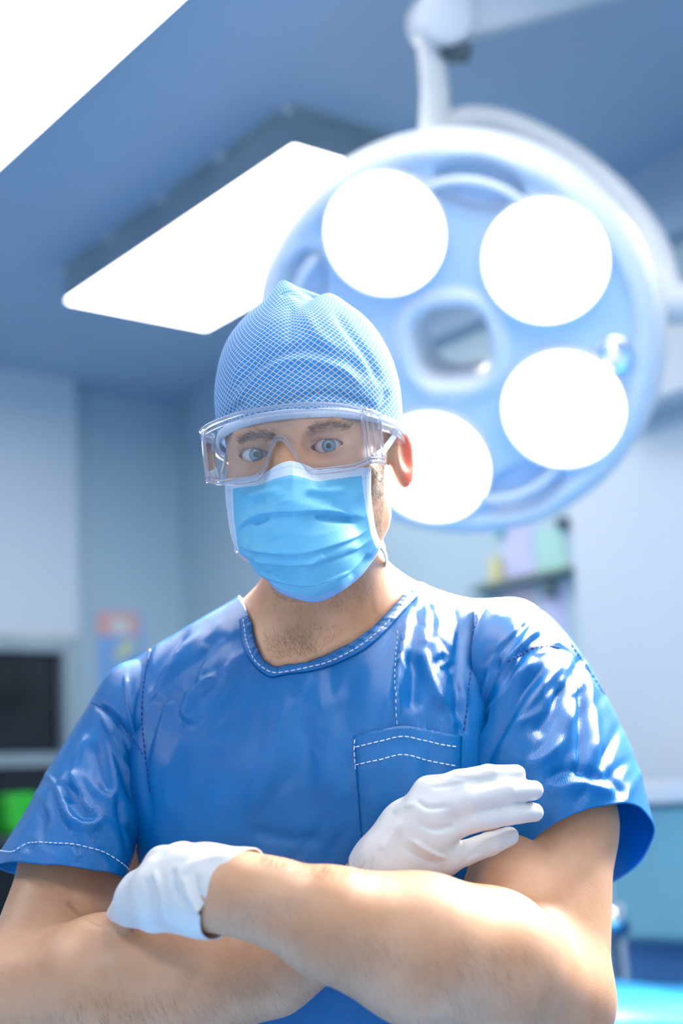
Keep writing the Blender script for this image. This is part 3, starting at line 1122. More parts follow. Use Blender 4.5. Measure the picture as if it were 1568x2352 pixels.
# ------------------------------------------------------------------ surgical lamp
def surgical_lamp(cc=C(1035, 796, 2.42), n=None, label='large round white surgical lamp with glowing glass discs on jointed arm', main=True, watts=BULB_WATTS, spread=120):
    S = 1.06
    Wc = c2w(cc)
    root = empty('surgical_lamp', Wc)
    tag(root, label, 'surgical lamp')
    tov = -cc / np.linalg.norm(cc)                       # towards the viewer
    n = tov + np.array([-0.20, 0, -0.30]) if n is None else n
    n /= np.linalg.norm(n)
    upv = np.array([0.03, 0, 1.0])
    ey = upv - n * (upv @ n)
    ey /= np.linalg.norm(ey)
    ex = np.cross(ey, n)
    L = np.stack([ex, ey, n], 1)

    def lw(v):
        return c2w(np.asarray(v) @ L.T + cc)
    # head: polar relief
    nr, na = 90, 240
    th = np.linspace(0, 2 * np.pi, na, endpoint=False)
    handles = [(math.radians(78), .276), (math.radians(160), .276), (math.radians(-66), .281)]
    prof = [(.066, -.11), (.064, -.06), (.066, -.02), (.072, -.002), (.082, .006), (.094, .004), (.104, -.004)]
    prof += [(r_, -.004) for r_ in np.linspace(.11, .262, 40)]
    prof += [(.268, -.002), (.276, .0045), (.286, .008), (.298, .0075), (.31, .002), (.322, -.009), (.331, -.024), (.335, -.042), (.334, -.06), (.328, -.078), (.316, -.094), (.29, -.11), (.24, -.125), (.16, -.128), (.09, -.125), (.07, -.118)]
    P = np.array(prof)
    r_ = P[:, 0]
    r_ = np.where(r_ > .263, .302 + (r_ - .262) * .76, np.where(r_ > .11, .11 + (r_ - .11) * 1.263, r_))
    bk = (P[:, 1] < -.03) & (np.arange(len(P)) > 60)
    P = np.stack([r_, np.where(bk, P[:, 1] * 1.25 + .008, P[:, 1])], 1)
    V = np.stack([P[:, None, 0] * np.cos(th), P[:, None, 0] * np.sin(th), np.broadcast_to(P[:, None, 1], (len(P), na))], -1)
    # central opening is a rounded square
    sq = 1 - .06 * np.cos(4 * (th - .1))
    wsq = np.clip((.12 - P[:, 0]) / .05, 0, 1)[:, None]
    V[..., 0] *= 1 + (sq - 1)[None] * wsq
    V[..., 1] *= 1 + (sq - 1)[None] * wsq
    for a_, rr in handles:
        hx_, hy_ = rr * math.cos(a_), rr * math.sin(a_)
        rad = (V[..., 0] - hx_) * math.cos(a_) + (V[..., 1] - hy_) * math.sin(a_)
        tan = -(V[..., 0] - hx_) * math.sin(a_) + (V[..., 1] - hy_) * math.cos(a_)
        q = np.sqrt((rad / .046) ** 2 + (tan / .082) ** 2)
        s_ = np.clip((1.0 - q) / .35, 0, 1)
        s_ = s_ * s_ * (3 - 2 * s_)
        rim = np.exp(-((q - 1.06) / .07) ** 2) * .003
        front = (V[..., 2] > -.06)
        V[..., 2] += np.where(front, -.026 * s_ + rim, 0)
    faces = gridf(len(P), na, False, True)
    faces = np.vstack([faces, np.stack([(len(P) - 1) * na + np.arange(na), (len(P) - 1) * na + (np.arange(na) + 1) % na, (np.arange(na) + 1) % na, np.arange(na)], 1)])
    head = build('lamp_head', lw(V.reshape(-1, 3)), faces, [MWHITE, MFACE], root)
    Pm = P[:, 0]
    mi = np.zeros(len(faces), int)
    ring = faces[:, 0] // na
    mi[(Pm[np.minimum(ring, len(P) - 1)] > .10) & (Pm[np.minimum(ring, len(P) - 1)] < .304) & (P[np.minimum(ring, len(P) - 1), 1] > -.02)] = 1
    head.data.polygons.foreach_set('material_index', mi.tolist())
    # bulbs
    br, rb = .217, .1015
    for k_, deg in enumerate((118, 41, -29, -101, -169)):
        a_ = math.radians(deg)
        bc = np.array([br * math.cos(a_), br * math.sin(a_) * 1.02, .011])
        v, f = lathe([(0, .004), (rb * .5, .0035), (rb * .8, .002), (rb * .97, -.001), (rb, -.006)], 64)
        lens_ = build('lamp_glass', lw(v + bc), [q[::-1] for q in f], MBULB, root)
        v, f = lathe([(rb, -.016), (rb, .002), (rb + .002, .003), (rb + .004, .001), (rb + .005, -.018)], 64)
        bz = build('bezel', lw(v + bc), f, MWHITE, root)
        ld = bpy.data.lights.new('lamp_beam', 'AREA')
        ld.shape = 'DISK'
        ld.size = rb * 1.9
        ld.energy = watts
        ld.color = (1.0, 0.97, 0.93)
        ld.spread = math.radians(spread)
        lo = bpy.data.objects.new('lamp_beam', ld)
        COL.objects.link(lo)
        wp = lw(bc + np.array([0, 0, .012]))
        lo.parent = root
        wn = M3 @ n
        lo.matrix_local = Matrix.Translation(Vector(wp - Wc)) @ Vector(-wn).to_track_quat('-Z', 'Y').to_matrix().to_4x4() if False else Matrix.Translation(Vector(wp - Wc)) @ Vector(wn).to_track_quat('-Z', 'Y').to_matrix().to_4x4()
    for a_, rr in handles:
        ts = np.linspace(-1, 1, 25)
        pth = np.stack([(rr + .006 - .010 * ts ** 2) * np.cos(a_ + ts * .078 / rr), (rr + .006 - .010 * ts ** 2) * np.sin(a_ + ts * .078 / rr), .004 + .004 * (1 - ts ** 2)], 1)
        v, f = tube(pth, .0085, 12)
        build('grip_bar', lw(v), f, MWHITE, root)
    # control knob
    a_ = math.radians(-3)
    kc = np.array([.275 * math.cos(a_), .262 * math.sin(a_), 0])
    v, f = lathe([(0, .008), (.026, .008), (.032, .004), (.033, -.006)], 40)
    kb = build('knob_base', lw(v + kc), [q[::-1] for q in f], MCHROME, root)
    v, f = lathe([(0, .062), (.010, .060), (.0125, .054), (.0125, .006)], 32)
    build('knob', lw(v + kc), [q[::-1] for q in f], MWHITE, kb)
    if not main:
        top_ = Wc + [0, 0, .3]
        v, f = tube(catmull(np.array([lw((0, 0, -.12)), lw((0, 0, -.26)), Wc + [.22, 0, .34], (Wc[0] + .22, Wc[1], CZ)]), 40), .028, 16)
        build('drop_arm', v, f, MWHITE, root)
        return root
    # yoke: curved arm behind the rim from the top joint to the side pivot
    def W(px, py, d):
        return c2w(C(px, py, d))
    ypts = [W(1000, 300, 2.62), W(1080, 272, 2.64), W(1180, 290, 2.66), W(1300, 352, 2.66), W(1420, 450, 2.64), W(1500, 560, 2.60), W(1532, 680, 2.55)]
    yp = catmull(ypts, 60)
    v, f = tube(yp, np.linspace(.023, .027, 60), 16)
    build('yoke', v, f, MWHITE, root)
    v, f = tube([W(1490, 702, 2.50), W(1512, 700, 2.51), W(1600, 694, 2.54), W(1720, 686, 2.6)], [.034, .037, .037, .036], 28)
    build('pivot', v, f, MWHITE, root)
    v, f = tube([W(1508, 640, 2.50), W(1514, 700, 2.49), W(1512, 770, 2.47), W(1500, 812, 2.46)], [.006, .010, .009, .004], 10)
    build('pivot_seal', v, f, MBLACK, root)
    # drop arm up to the elbow joint
    v, f = tube(catmull([W(1000, 330, 2.62), W(1000, 290, 2.62), W(998, 200, 2.60), W(990, 110, 2.58), W(982, 40, 2.58)], 30), np.interp(np.linspace(0, 1, 30), [0, .15, .5, .8, 1], [.033, .033, .026, .026, .024]), 24)
    build('drop_arm', v, f, MWHITE, root)
    v, f = tube([W(955, 300, 2.60), W(1046, 292, 2.60)], [.014, .014], 20)
    # elbow joint: a short drum whose face looks sideways
    jc = C(1010, 45, 2.56)
    ax_ = np.array([.25, -1, -.1])
    ax_ /= np.linalg.norm(ax_)
    u_ = np.cross(ax_, [0, 0, 1.0])
    u_ /= np.linalg.norm(u_)
    w_ = np.cross(u_, ax_)
    v, f = lathe([(0, .052), (.040, .052), (.050, .047), (.053, .038), (.053, -.038), (.050, -.047), (.04, -.052), (0, -.052)], 48)
    v = v[:, :1] * u_ + v[:, 1:2] * w_ + v[:, 2:3] * ax_
    build('elbow_joint', c2w(v + jc), f, MWHITE, root)
    v, f = boxv((-.026, -.03, -.011), (.03, .03, .011))
    bevel(build('joint_buffer', c2w(v + C(1042, 122, 2.57)), f, MBLACK, root, smooth=False), .005)
    # long spring arm, rectangular, rising to the upper right
    a0, a1 = C(1010, 48, 2.57), C(1900, -195, 2.95)
    t_ = (a1 - a0) / np.linalg.norm(a1 - a0)
    sd = np.cross(t_, [0, 0, 1.0])
    sd /= np.linalg.norm(sd)
    up_ = np.cross(sd, t_)
    ring_ = []
    for s_, hw, hh in ((0, .035, .044), (.12, .040, .047), (.9, .040, .047), (1, .038, .040)):
        c0 = a0 + (a1 - a0) * s_
        for q in range(16):
            an = 2 * math.pi * q / 16 + math.pi / 16
            ca, sa = math.cos(an), math.sin(an)
            e_ = .35
            ring_.append(c0 + sd * hw * math.copysign(abs(ca) ** e_, ca) + up_ * hh * math.copysign(abs(sa) ** e_, sa))
    f = gridf(4, 16, False, True).tolist() + [list(range(16))[::-1], list(range(48, 64))]
    sa_ = build('spring_arm', c2w(np.array(ring_)), f, MWHITE, root)
    bevel(sa_, .006)
    # ceiling mount out of frame
    e1 = c2w(a1)
    v, f = tube([e1 + [0, 0, -.06], (e1[0], e1[1], CZ)], .045, 24)
    build('ceiling_column', v, f, MWHITE, root)
    return root


surgical_lamp()
_sh = c2w(C(1330, 1600, 1.28))
_lp = np.array([1.12, 2.12, 2.40])
_ln = (_sh - _lp) / np.linalg.norm(_sh - _lp)
surgical_lamp(w2c(_lp), _ln @ M3, 'second surgical lamp, out of view to the right, aimed at the shoulder', False, KEY_WATTS, 50)

# ------------------------------------------------------------------ the surgeon
HYAW, HROLL = math.radians(13), math.radians(6.3)
_cy, _sy, _cr, _sr = math.cos(HYAW), math.sin(HYAW), math.cos(HROLL), math.sin(HROLL)


def _roll(v):
    return np.array([v[0] * _cr - v[2] * _sr, v[1], v[0] * _sr + v[2] * _cr])


HX, HY, HZ = _roll([_cy, -_sy, 0]), _roll([_sy, _cy, 0]), _roll([0, 0, 1.0])
HM = np.stack([HX, HY, HZ], 1)
HO = C(671, 1034, 1.185)


def HL(x, y, z):
    return HO + HX * x + HY * y + HZ * z


def HLA(v):
    return np.asarray(v) @ HM.T + HO


DOWN = np.array([0, 0, -1.0]) @ M3       # world down in the view frame

feet = c2w(C(720, 1700, 1.31))
person = empty('person', (feet[0], feet[1] + .02, 0))
tag(person, 'person in blue scrubs, cap, mask and goggles standing with arms crossed', 'person')


def axis(*segs):
    out = []
    for a, b, h in segs:
        out.append(np.arange(a, b, h))
    out.append([segs[-1][1]])
    return np.concatenate(out)


NB = C(740, 1440, 1.335)                 # base of the neck


def torso(F_, off=0.0, k=0.04):
    """chest, shoulders and waist, shared by the cloth and the skin under it"""
    ls, rs = C(372, 1655, 1.34), C(1165, 1572, 1.335)
    F_.cone(NB + [-.004, 0, -.022], ls, .066 + off, .062 + off, 0, flat=((0, 1, 0), .95))
    F_.cone(NB + [0, 0, -.01], rs, .070 + off, .070 + off, k, flat=((0, 1, 0), .95))
    F_.cone(C(640, 1700, 1.31), C(820, 1690, 1.31), .118 + off, .118 + off, .05, flat=((0, 1, 0), .92))
    F_.cone(C(555, 1790, 1.315), C(905, 1780, 1.31), .108 + off, .112 + off, .05, flat=((0, 1, 0), .98))
    a = C(735, 1850, 1.31)
    b = a + DOWN * .36
    F_.cone(a + [-.055, 0, 0], b + [-.05, 0, 0], .112 + off, .110 + off, .05, flat=((0, 1, 0), 1.0))
    F_.cone(a + [.055, 0, 0], b + [.05, 0, 0], .112 + off, .110 + off, .05, flat=((0, 1, 0), 1.0))


# --- arms, shared by skin and gloves
LE = C(1262, 2300, 1.145)                # his left elbow (right in the picture)
LF = [C(1262, 2300, 1.145), C(1120, 2215, 1.09), C(960, 2178, 1.055), C(760, 2120, 1.035), C(630, 2073, 1.03), C(545, 2052, 1.03)]
LFr = [.050, .057, .0550, .040, .0305, .0285]
RF = [C(55, 2290, 1.165), C(240, 2255, 1.125), C(420, 2252, 1.115), C(620, 2215, 1.12), C(780, 2130, 1.125), C(868, 2045, 1.128)]
RFr = [.048, .0515, .050, .039, .031, .0285]


def right_hand(F_, o, k=0.012):
    """hand lying on the left upper arm, index finger uppermost"""
    wr = C(872, 2035, 1.128)
    mcp = [C(988, 1826, 1.124), C(975, 1868, 1.116), C(985, 1917, 1.117), C(1014, 1974, 1.124)]
    F_.cone(wr, C(950, 1925, 1.126), .026 + o, .027 + o, .02)
    for m, r in zip(mcp, (.0135, .0140, .0135, .0125)):
        F_.cone(C(893, 1990, 1.126), m, .021 + o, r + o, k)
    F_.cone(C(930, 1900, 1.130), C(985, 1900, 1.130), .018 + o, .015 + o, .01)
    fingers = [[mcp[0], C(1052, 1797, 1.125), C(1120, 1782, 1.134), C(1186, 1778, 1.150)],
               [mcp[1], C(1072, 1836, 1.118), C(1160, 1818, 1.130), C(1226, 1815, 1.150)],
               [mcp[2], C(1082, 1886, 1.120), C(1165, 1868, 1.133), C(1226, 1866, 1.152)],
               [mcp[3], C(1065, 1960, 1.127), C(1125, 1938, 1.138), C(1170, 1921, 1.150)]]
    radii = [(.0122, .0088, .0080, .0066), (.0122, .0092, .0084, .0069), (.0118, .0090, .0082, .0068), (.0122, .0090, .0084, .0070)]
    for p, r in zip(fingers, radii):
        for i in range(3):
            F_.cone(p[i], p[i + 1], r[i] + o, r[i + 1] + o, .006 if i == 0 else .002)
    # thumb behind, between the arm and the chest
    th = [C(905, 1950, 1.145), C(950, 1880, 1.162), C(1000, 1850, 1.172), C(1060, 1850, 1.18)]
    for i in range(3):
        F_.cone(th[i], th[i + 1], (.016, .012, .0105)[i] + o, (.012, .0105, .009)[i] + o, .008)


def left_hand(F_, o, k=0.012):
    """hand tucked into the crook of the right elbow, fingers going behind it"""
    wr = C(548, 2052, 1.03)
    F_.cone(wr, C(450, 2045, 1.045), .0275 + o, .027 + o, .015)
    mcp = [C(372, 2012, 1.062), C(356, 2040, 1.054), C(348, 2070, 1.054), C(352, 2096, 1.062)]
    for m, r in zip(mcp, (.0150, .0150, .0145, .0130)):
        F_.cone(C(478, 2048, 1.046), m, .0235 + o, r + o, k)
    fin = [[mcp[0], C(316, 2035, 1.082), C(296, 2080, 1.115), C(300, 2120, 1.145)],
           [mcp[1], C(304, 2052, 1.074), C(278, 2095, 1.108), C(280, 2140, 1.142)],
           [mcp[2], C(298, 2074, 1.072), C(272, 2108, 1.106), C(270, 2155, 1.140)],
           [mcp[3], C(306, 2098, 1.078), C(276, 2124, 1.106), C(276, 2165, 1.135)]]
    for p in fin:
        for i in range(3):
            F_.cone(p[i], p[i + 1], (.0125, .0105, .0092)[i] + o, (.0105, .0092, .0078)[i] + o, .006 if i == 0 else .002)
    th = [C(478, 2005, 1.05), C(420, 1984, 1.066), C(375, 1985, 1.084), C(345, 2010, 1.105)]
    for i in range(3):
        F_.cone(th[i], th[i + 1], (.0165, .0130, .011)[i] + o, (.0130, .011, .009)[i] + o, .010)


def body_field():
    xs = axis((-.40, -.10, .0035), (-.10, .055, .0011), (.055, .33, .0035))
    ys = axis((.94, 1.125, .0035), (1.125, 1.200, .0011), (1.20, 1.50, .0035))
    zs = axis((-.52, .012, .0035), (.012, .085, .0010), (.085, .205, .0035))
    B = Field(xs, ys, zs)
    torso(B, -.0055)
    # neck and trapezius
    B.cone(HL(.002, .082, -.06), NB + [.004, 0, -.02], .050, .058, .03)
    B.cone(C(700, 1405, 1.275), C(690, 1500, 1.262), .030, .03, .04)
    B.cone(C(770, 1360, 1.33), C(930, 1465, 1.335), .045, .04, .03)
    B.cone(C(735, 1385, 1.33), C(610, 1500, 1.335), .042, .036, .02)
    # skull and face
    B.ell(HL(0, .075, .034), (.0745, .094, .088), HM, .03)
    B.ell(HL(0, .040, -.030), (.0615, .062, .085), HM, .03)
    B.cone(HL(-.044, .060, -.062), HL(-.012, -.004, -.106), .017, .019, .02)
    B.cone(HL(.044, .060, -.062), HL(.012, -.004, -.106), .017, .019, .02)
    B.cone(HL(-.036, -.002, .0175), HL(-.012, -.0125, .0165), .0095, .0095, .012)
    B.cone(HL(.036, -.002, .0175), HL(.012, -.0125, .0165), .0095, .0095, .012)
    B.cone(HL(-.049, .014, -.027), HL(-.032, .001, -.036), .014, .014, .02)
    B.cone(HL(.049, .014, -.027), HL(.032, .001, -.036), .014, .014, .02)
    for s_ in (-1, 1):                     # sockets
        B.ell(HL(s_ * .0305, -.019, .001), (.0175, .0115, .0115), HM, .009, sub=True)
    B.cone(HL(0, -.0135, .010), HL(0, -.0375, -.036), .0090, .0125, .012)
    B.cone(HL(-.010, -.027, -.044), HL(.010, -.027, -.044), .009, .009, .008)
    for s_ in (-1, 1):                     # lids over the eyeballs, with an almond slit
        ec = HL(s_ * .0315, 0, 0)
        B.ell(ec + HY * .0002, (.0150, .0141, .0132), HM, .0045)
        B.cone(ec + HM @ np.array([-.011, -.0085, .0085]), ec + HM @ np.array([.011, -.0065, .0080]), .0028, .0028, .003)

        def slit(X, Y, Z, ec=ec, s_=s_):
            x, y, z = X - ec[0], Y - ec[1], Z - ec[2]
            lx = (x * HX[0] + y * HX[1] + z * HX[2]) * s_
            ly = x * HY[0] + y * HY[1] + z * HY[2]
            lz = x * HZ[0] + y * HZ[1] + z * HZ[2] - .0004 * lx / .0135
            q = np.clip(1 - np.abs(lx / .0140) ** 2.3, -.6, 1)
            up, dn = .0050 * q, -.0056 * q
            d = np.maximum(lz - up, dn - lz)
            return np.maximum(d, ly + .001)
        B.put(slit, ec - .016, ec + .016, .0006, sub=True)
        # crease above the lid
        p0, p1, p2 = (ec + HM @ np.array([t_, -.0150, z_]) for t_, z_ in ((-.0115, .0078), (0, .0102), (.0125, .0070)))
        B.cone(p0, p1, .0009, .0011, .0016, sub=True)
        B.cone(p1, p2, .0011, .0009, .0016, sub=True)
        # ears
        ecn = HL(s_ * .0775, .080, -.012)
        B.ell(ecn, (.0060, .0165, .0300), HM @ np.array([[.90, .43 * s_, 0], [-.43 * s_, .90, 0], [0, 0, 1.0]]), .006)
        B.ell(ecn + HX * s_ * .006 - HY * .004, (.0058, .0095, .0165), HM @ np.array([[.90, .43 * s_, 0], [-.43 * s_, .90, 0], [0, 0, 1.0]]), .003, sub=True)
    # upper arms
    B.cone(C(1200, 1605, 1.335), C(1270, 1890, 1.255), .050, .053, .012)
    B.cone(C(1270, 1890, 1.255), C(1268, 2285, 1.155), .053, .046, .02)
    B.cone(C(365, 1690, 1.34), C(192, 1965, 1.27), .048, .050, .012)
    B.cone(C(192, 1965, 1.27), C(78, 2275, 1.175), .050, .048, .02)
    B.cone(C(1215, 1960, 1.235), C(1185, 2150, 1.165), .043, .046, .02)
    # forearms
    for P_, r_ in ((LF, LFr), (RF, RFr)):
        B.cone(P_[0], P_[1], r_[0], r_[1], .020)
        for i in range(1, 5):
            B.cone(P_[i], P_[i + 1], r_[i], r_[i + 1], .008)
    right_hand(B, -.0018)
    left_hand(B, -.0018)
    return B


_B = body_field()
BV, BQ = _B.mesh()
_eye_reg = (np.abs(BV @ np.zeros(3)) < 1)
_hl = (BV - HO) @ HM
_near = (np.abs(_hl[:, 0]) < .055) & (_hl[:, 2] > -.02) & (_hl[:, 2] < .03) & (_hl[:, 1] < .01)
BV = relax(BV, BQ, 3, .5, mask=np.where(_near, .25, 1.0))
BV = relax(BV, BQ, 2, .3, mask=np.where(_near, .0, 1.0))
BN = normals(BV, BQ)
# keep the skin under the cloth
_T = Field(np.arange(-.34, .30, .005), np.arange(1.06, 1.52, .005), np.arange(-.52, 0.03, .005))
torso(_T, 0.0)


def sample(F_, P):
    idx = []
    for a_, c in zip(F_.ax, P.T):
        idx.append(np.clip((c - a_[0]) / (a_[1] - a_[0]), 0, len(a_) - 1.001))
    i = [q.astype(int) for q in idx]
    f = [q - k_ for q, k_ in zip(idx, i)]
    out = 0
    for dx in (0, 1):
        for dy in (0, 1):
            for dz in (0, 1):
                w_ = (f[0] if dx else 1 - f[0]) * (f[1] if dy else 1 - f[1]) * (f[2] if dz else 1 - f[2])
                out = out + w_ * F_.D[i[0] + dx, i[1] + dy, i[2] + dz]
    return out


_px, _py = topx(BV)
_np_ = poly_sdf(_px, _py, [(570, 1412), (581, 1453), (604, 1512), (632, 1529), (698, 1520), (743, 1505), (807, 1475), (855, 1440), (896, 1399), (963, 1334), (1000, 1200), (900, 1000), (450, 1000), (520, 1360)])
_sd = sample(_T, BV)
_gr = np.stack([sample(_T, BV + e_) - sample(_T, BV - e_) for e_ in np.eye(3) * .004], 1)
_gr /= np.linalg.norm(_gr, axis=1)[:, None] + 1e-9
_m = (_sd > -.0045) & (_sd < .022) & (_py < 1960) & (_py > 1330) & (BV[:, 1] > 1.13)
_m &= ~((_py > 1700) & (BV[:, 1] < 1.185))
_w = np.clip((_np_ + 6) / 12, 0, 1) * _m
BV = BV - _gr * ((_sd + .0045) * _w)[:, None]
BN = normals(BV, BQ)
BV = folds(BV, BN, [([(150, 2062), (185, 2085), (222, 2108), (260, 2118)], 12, -3.0, 'g'),
                    ([(520, 2150), (600, 2110), (760, 2080)], 30, -1.2, 'g')])
body = build('body', c2w(BV), BQ, MSKIN, person)
_hl = (BV - HO) @ HM
_ear_glow = np.clip((np.abs(_hl[:, 0]) - .074) / .006, 0, 1) * (np.abs(_hl[:, 2] + .012) < .04) * (np.abs(_hl[:, 1] - .085) < .03)  # red put into the ears' colour for backlight shining through them
_lid = np.zeros(len(BV))
for s_ in (-1, 1):
    _d = np.linalg.norm((_hl - [s_ * .0315, -.011, 0]) / [1.15, 1, 1], axis=1)
    _lid = np.maximum(_lid, .16 * np.exp(-(_d / .011) ** 2))
_nose = .10 * np.exp(-(np.linalg.norm(_hl - [0, -.045, -.035], axis=1) / .016) ** 2)
_at = body.data.attributes.new('blush_and_ear_glow', 'FLOAT', 'POINT')
_at.data.foreach_set('value', np.clip(_ear_glow * .75 + _lid + _nose, 0, 1).astype(np.float32))
BT = bvh(BV, BQ)

# --- eyes
for s_ in (-1, 1):
    ec = HL(s_ * .0315, 0, 0)
    look = -ec / np.linalg.norm(ec)
    V, Fc = [], None
    nr_, na_ = 40, 48
    ph = np.linspace(0, np.pi, nr_)
    th = np.linspace(0, 2 * np.pi, na_, endpoint=False)
    r_ = .0122 + .0009 * np.exp(-(ph / .42) ** 4)
    v = np.stack([(r_ * np.sin(ph))[:, None] * np.cos(th), (r_ * np.sin(ph))[:, None] * np.sin(th), np.broadcast_to((r_ * np.cos(ph))[:, None], (nr_, na_))], -1).reshape(-1, 3)
    me = bpy.data.meshes.new('eye')
    me.from_pydata(v.tolist(), [], gridf(nr_, na_, False, True)[:, :].tolist())
    me.polygons.foreach_set('use_smooth', [True] * len(me.polygons))
    me.materials.append(MEYE)
    eo = bpy.data.objects.new('eye', me)
    COL.objects.link(eo)
    eo.parent = person
    wl = M3 @ look
    eo.matrix_local = Matrix.Translation(Vector(c2w(ec) - ORG['person'])) @ Vector(wl).to_track_quat('Z', 'Y').to_matrix().to_4x4()


# --- brows, lashes, stubble, chest and arm hair
def roots_in(tree, sample, n, seed):
    g = np.random.default_rng(seed)
    R_, N_, P_ = [], [], []
    for _ in range(n):
        x, y = sample(g)
        q, nn = hit(tree, x, y, -.0002)
        if q is not None:
            R_.append(q)
            N_.append(nn)
            P_.append((x, y))
    return np.array(R_), np.array(N_), np.array(P_)


def brow(pts, n, w, seed, flip):
    c = catmull(np.array(pts, float), 50)

    def smp(g):
        i = g.integers(0, 50)
        ww = w * (1 - .55 * abs(i / 49 - .35))
        return c[i][0] + g.normal() * 3, c[i][1] + g.normal() * ww * .45
    R_, N_, P_ = roots_in(BT, smp, n, seed)
    g = np.random.default_rng(seed)
    d = np.stack([np.full(len(R_), flip * .8), np.zeros(len(R_)), g.uniform(-.05, .55, len(R_))], 1) + N_ * .25
    return strands(R_, N_, d, .0060, .00009, .2, 4, seed)


for pts, fl, sd_ in (([(640, 1006), (612, 1000), (580, 1003), (552, 1014)], -1, 3), ([(706, 988), (735, 980), (765, 976), (798, 983)], 1, 4)):
    v, f = brow(pts, 380, 16, sd_, fl)
    tag(build('eyebrow', c2w(v), f, MHAIR, person), kind='stuff')

lash = []
for s_ in (-1, 1):
    ec = HL(s_ * .0315, 0, 0)
    for sign, z0_, ln, nn in ((1, .0050, .006, 60), (-1, -.0056, .0035, 36)):
        lx = np.linspace(-.0125, .0125, nn)
        q = np.clip(1 - np.abs(lx / .0140) ** 2.3, 0, 1)
        lz = z0_ * q
        ly = -np.sqrt(np.maximum(.0138 ** 2 - lx ** 2 - lz ** 2, 1e-6))
        R_ = ec + np.stack([lx * s_, ly, lz], 1) @ HM.T
        D_ = np.stack([lx * s_ * 25, np.full(nn, -.8), np.full(nn, sign * .5)], 1) @ HM.T
        v, f = strands(R_, np.tile(-HY, (nn, 1)), D_, ln, .00009, .12, 4, 9)
        tag(build('eyelashes', c2w(v), f, MHAIR, person), kind='stuff')


def patch_hair(name, poly, n, dirv, ln, r, curl, seed, m, lift=.3):
    P = np.array(poly, float)
    lo, hi = P.min(0), P.max(0)

    def smp(g):
        while True:
            x, y = g.uniform(lo, hi)
            if poly_sdf(np.array([x]), np.array([y]), P)[0] < 0:
                return x, y
    R_, N_, P_ = roots_in(BT, smp, n, seed)
    if len(R_) == 0:
        return np.zeros((0, 3)), []
    d = np.tile(np.array(dirv, float), (len(R_), 1)) + N_ * lift
    return strands(R_, N_, d, ln, r, curl, 6, seed)


st = [patch_hair('s', [(846, 1130), (884, 1130), (878, 1200), (868, 1280), (850, 1270)], 700, (0, -.2, -1), .0028, .00010, .3, 5, MHAIR, .5),
      patch_hair('s', [(852, 1060), (884, 1050), (886, 1110), (876, 1140), (856, 1130)], 420, (.1, -.1, -1), .0065, .00013, .5, 6, MHAIR, .5),
      patch_hair('s', [(622, 1350), (860, 1330), (830, 1395), (700, 1420), (625, 1400)], 420, (0, -.2, -1), .0022, .00008, .4, 15, MHAIR, .5)]
v, f = join([s for s in st if len(s[0])])
tag(build('stubble', c2w(v), f, MHAIR, person), kind='stuff')
st = [patch_hair('c', [(600, 1455), (700, 1430), (800, 1440), (745, 1500), (650, 1520), (606, 1505)], 170, (.1, 0, .6), .011, .00008, .75, 7, MFUZZ, .25),
      patch_hair('c', [(612, 1470), (720, 1460), (730, 1506), (640, 1522)], 90, (-.2, 0, .5), .012, .00009, .8, 8, MFUZZ, .3)]
v, f = join(st)
tag(build('chest_hair', c2w(v), f, MFUZZ, person), kind='stuff')
st = [patch_hair('a', [(530, 1975), (700, 2005), (1100, 2010), (1300, 2100), (1250, 2352), (760, 2340), (520, 2130)], 1500, (.35, 0, -1), .011, .00005, .35, 9, MFUZZ, .3),
      patch_hair('a', [(20, 2150), (280, 2130), (500, 2160), (700, 2300), (560, 2352), (20, 2352)], 1300, (.5, 0, -.8), .011, .00005, .35, 10, MFUZZ, .3),
      patch_hair('a', [(590, 1968), (700, 1995), (860, 2002), (860, 2014), (720, 2025), (600, 1995)], 260, (.3, 0, .7), .012, .00006, .4, 11, MFUZZ, .5)]
v, f = join(st)
tag(build('arm_hair', c2w(v), f, MFUZZ, person), kind='stuff')

# --- scrub top
def creases(zone, n, direction, ln, w, amp, seed, spread_=.35):
    g = np.random.default_rng(seed)
    P = np.array(zone, float)
    lo, hi = P.min(0), P.max(0)
    out = []
    while len(out) < n:
        x, y = g.uniform(lo, hi)
        if poly_sdf(np.array([x]), np.array([y]), P)[0] > 0:
            continue
        a = math.radians(direction) + g.normal() * spread_
        L_ = ln * g.uniform(.5, 1.3)
        dx, dy = math.cos(a) * L_ / 2, -math.sin(a) * L_ / 2
        b = g.normal() * .18
        out.append(([(x - dx, y - dy), (x + dy * b, y - dx * b), (x + dx, y + dy)], w * g.uniform(.7, 1.4), amp * g.uniform(.4, 1) * g.choice([-1, 1]), 'g'))
    return out


NECK_IN = [(570, 1412), (578, 1430), (581, 1453), (590, 1485), (604, 1512), (632, 1529), (657, 1525), (698, 1520), (743, 1505), (807, 1475), (855, 1440), (896, 1399), (931, 1360), (963, 1334)]
NECK_MID = [(560, 1424), (563, 1445), (567, 1474), (583, 1512), (603, 1533), (628, 1545), (660, 1541), (711, 1532), (765, 1516), (826, 1484), (876, 1443), (918, 1396), (950, 1362), (975, 1343)]
NECK_OUT = [(550, 1424), (553, 1448), (557, 1480), (575, 1518), (600, 1543), (624, 1555), (660, 1548), (716, 1541), (775, 1523), (839, 1490), (887, 1449), (930, 1400), (960, 1368), (984, 1350)]


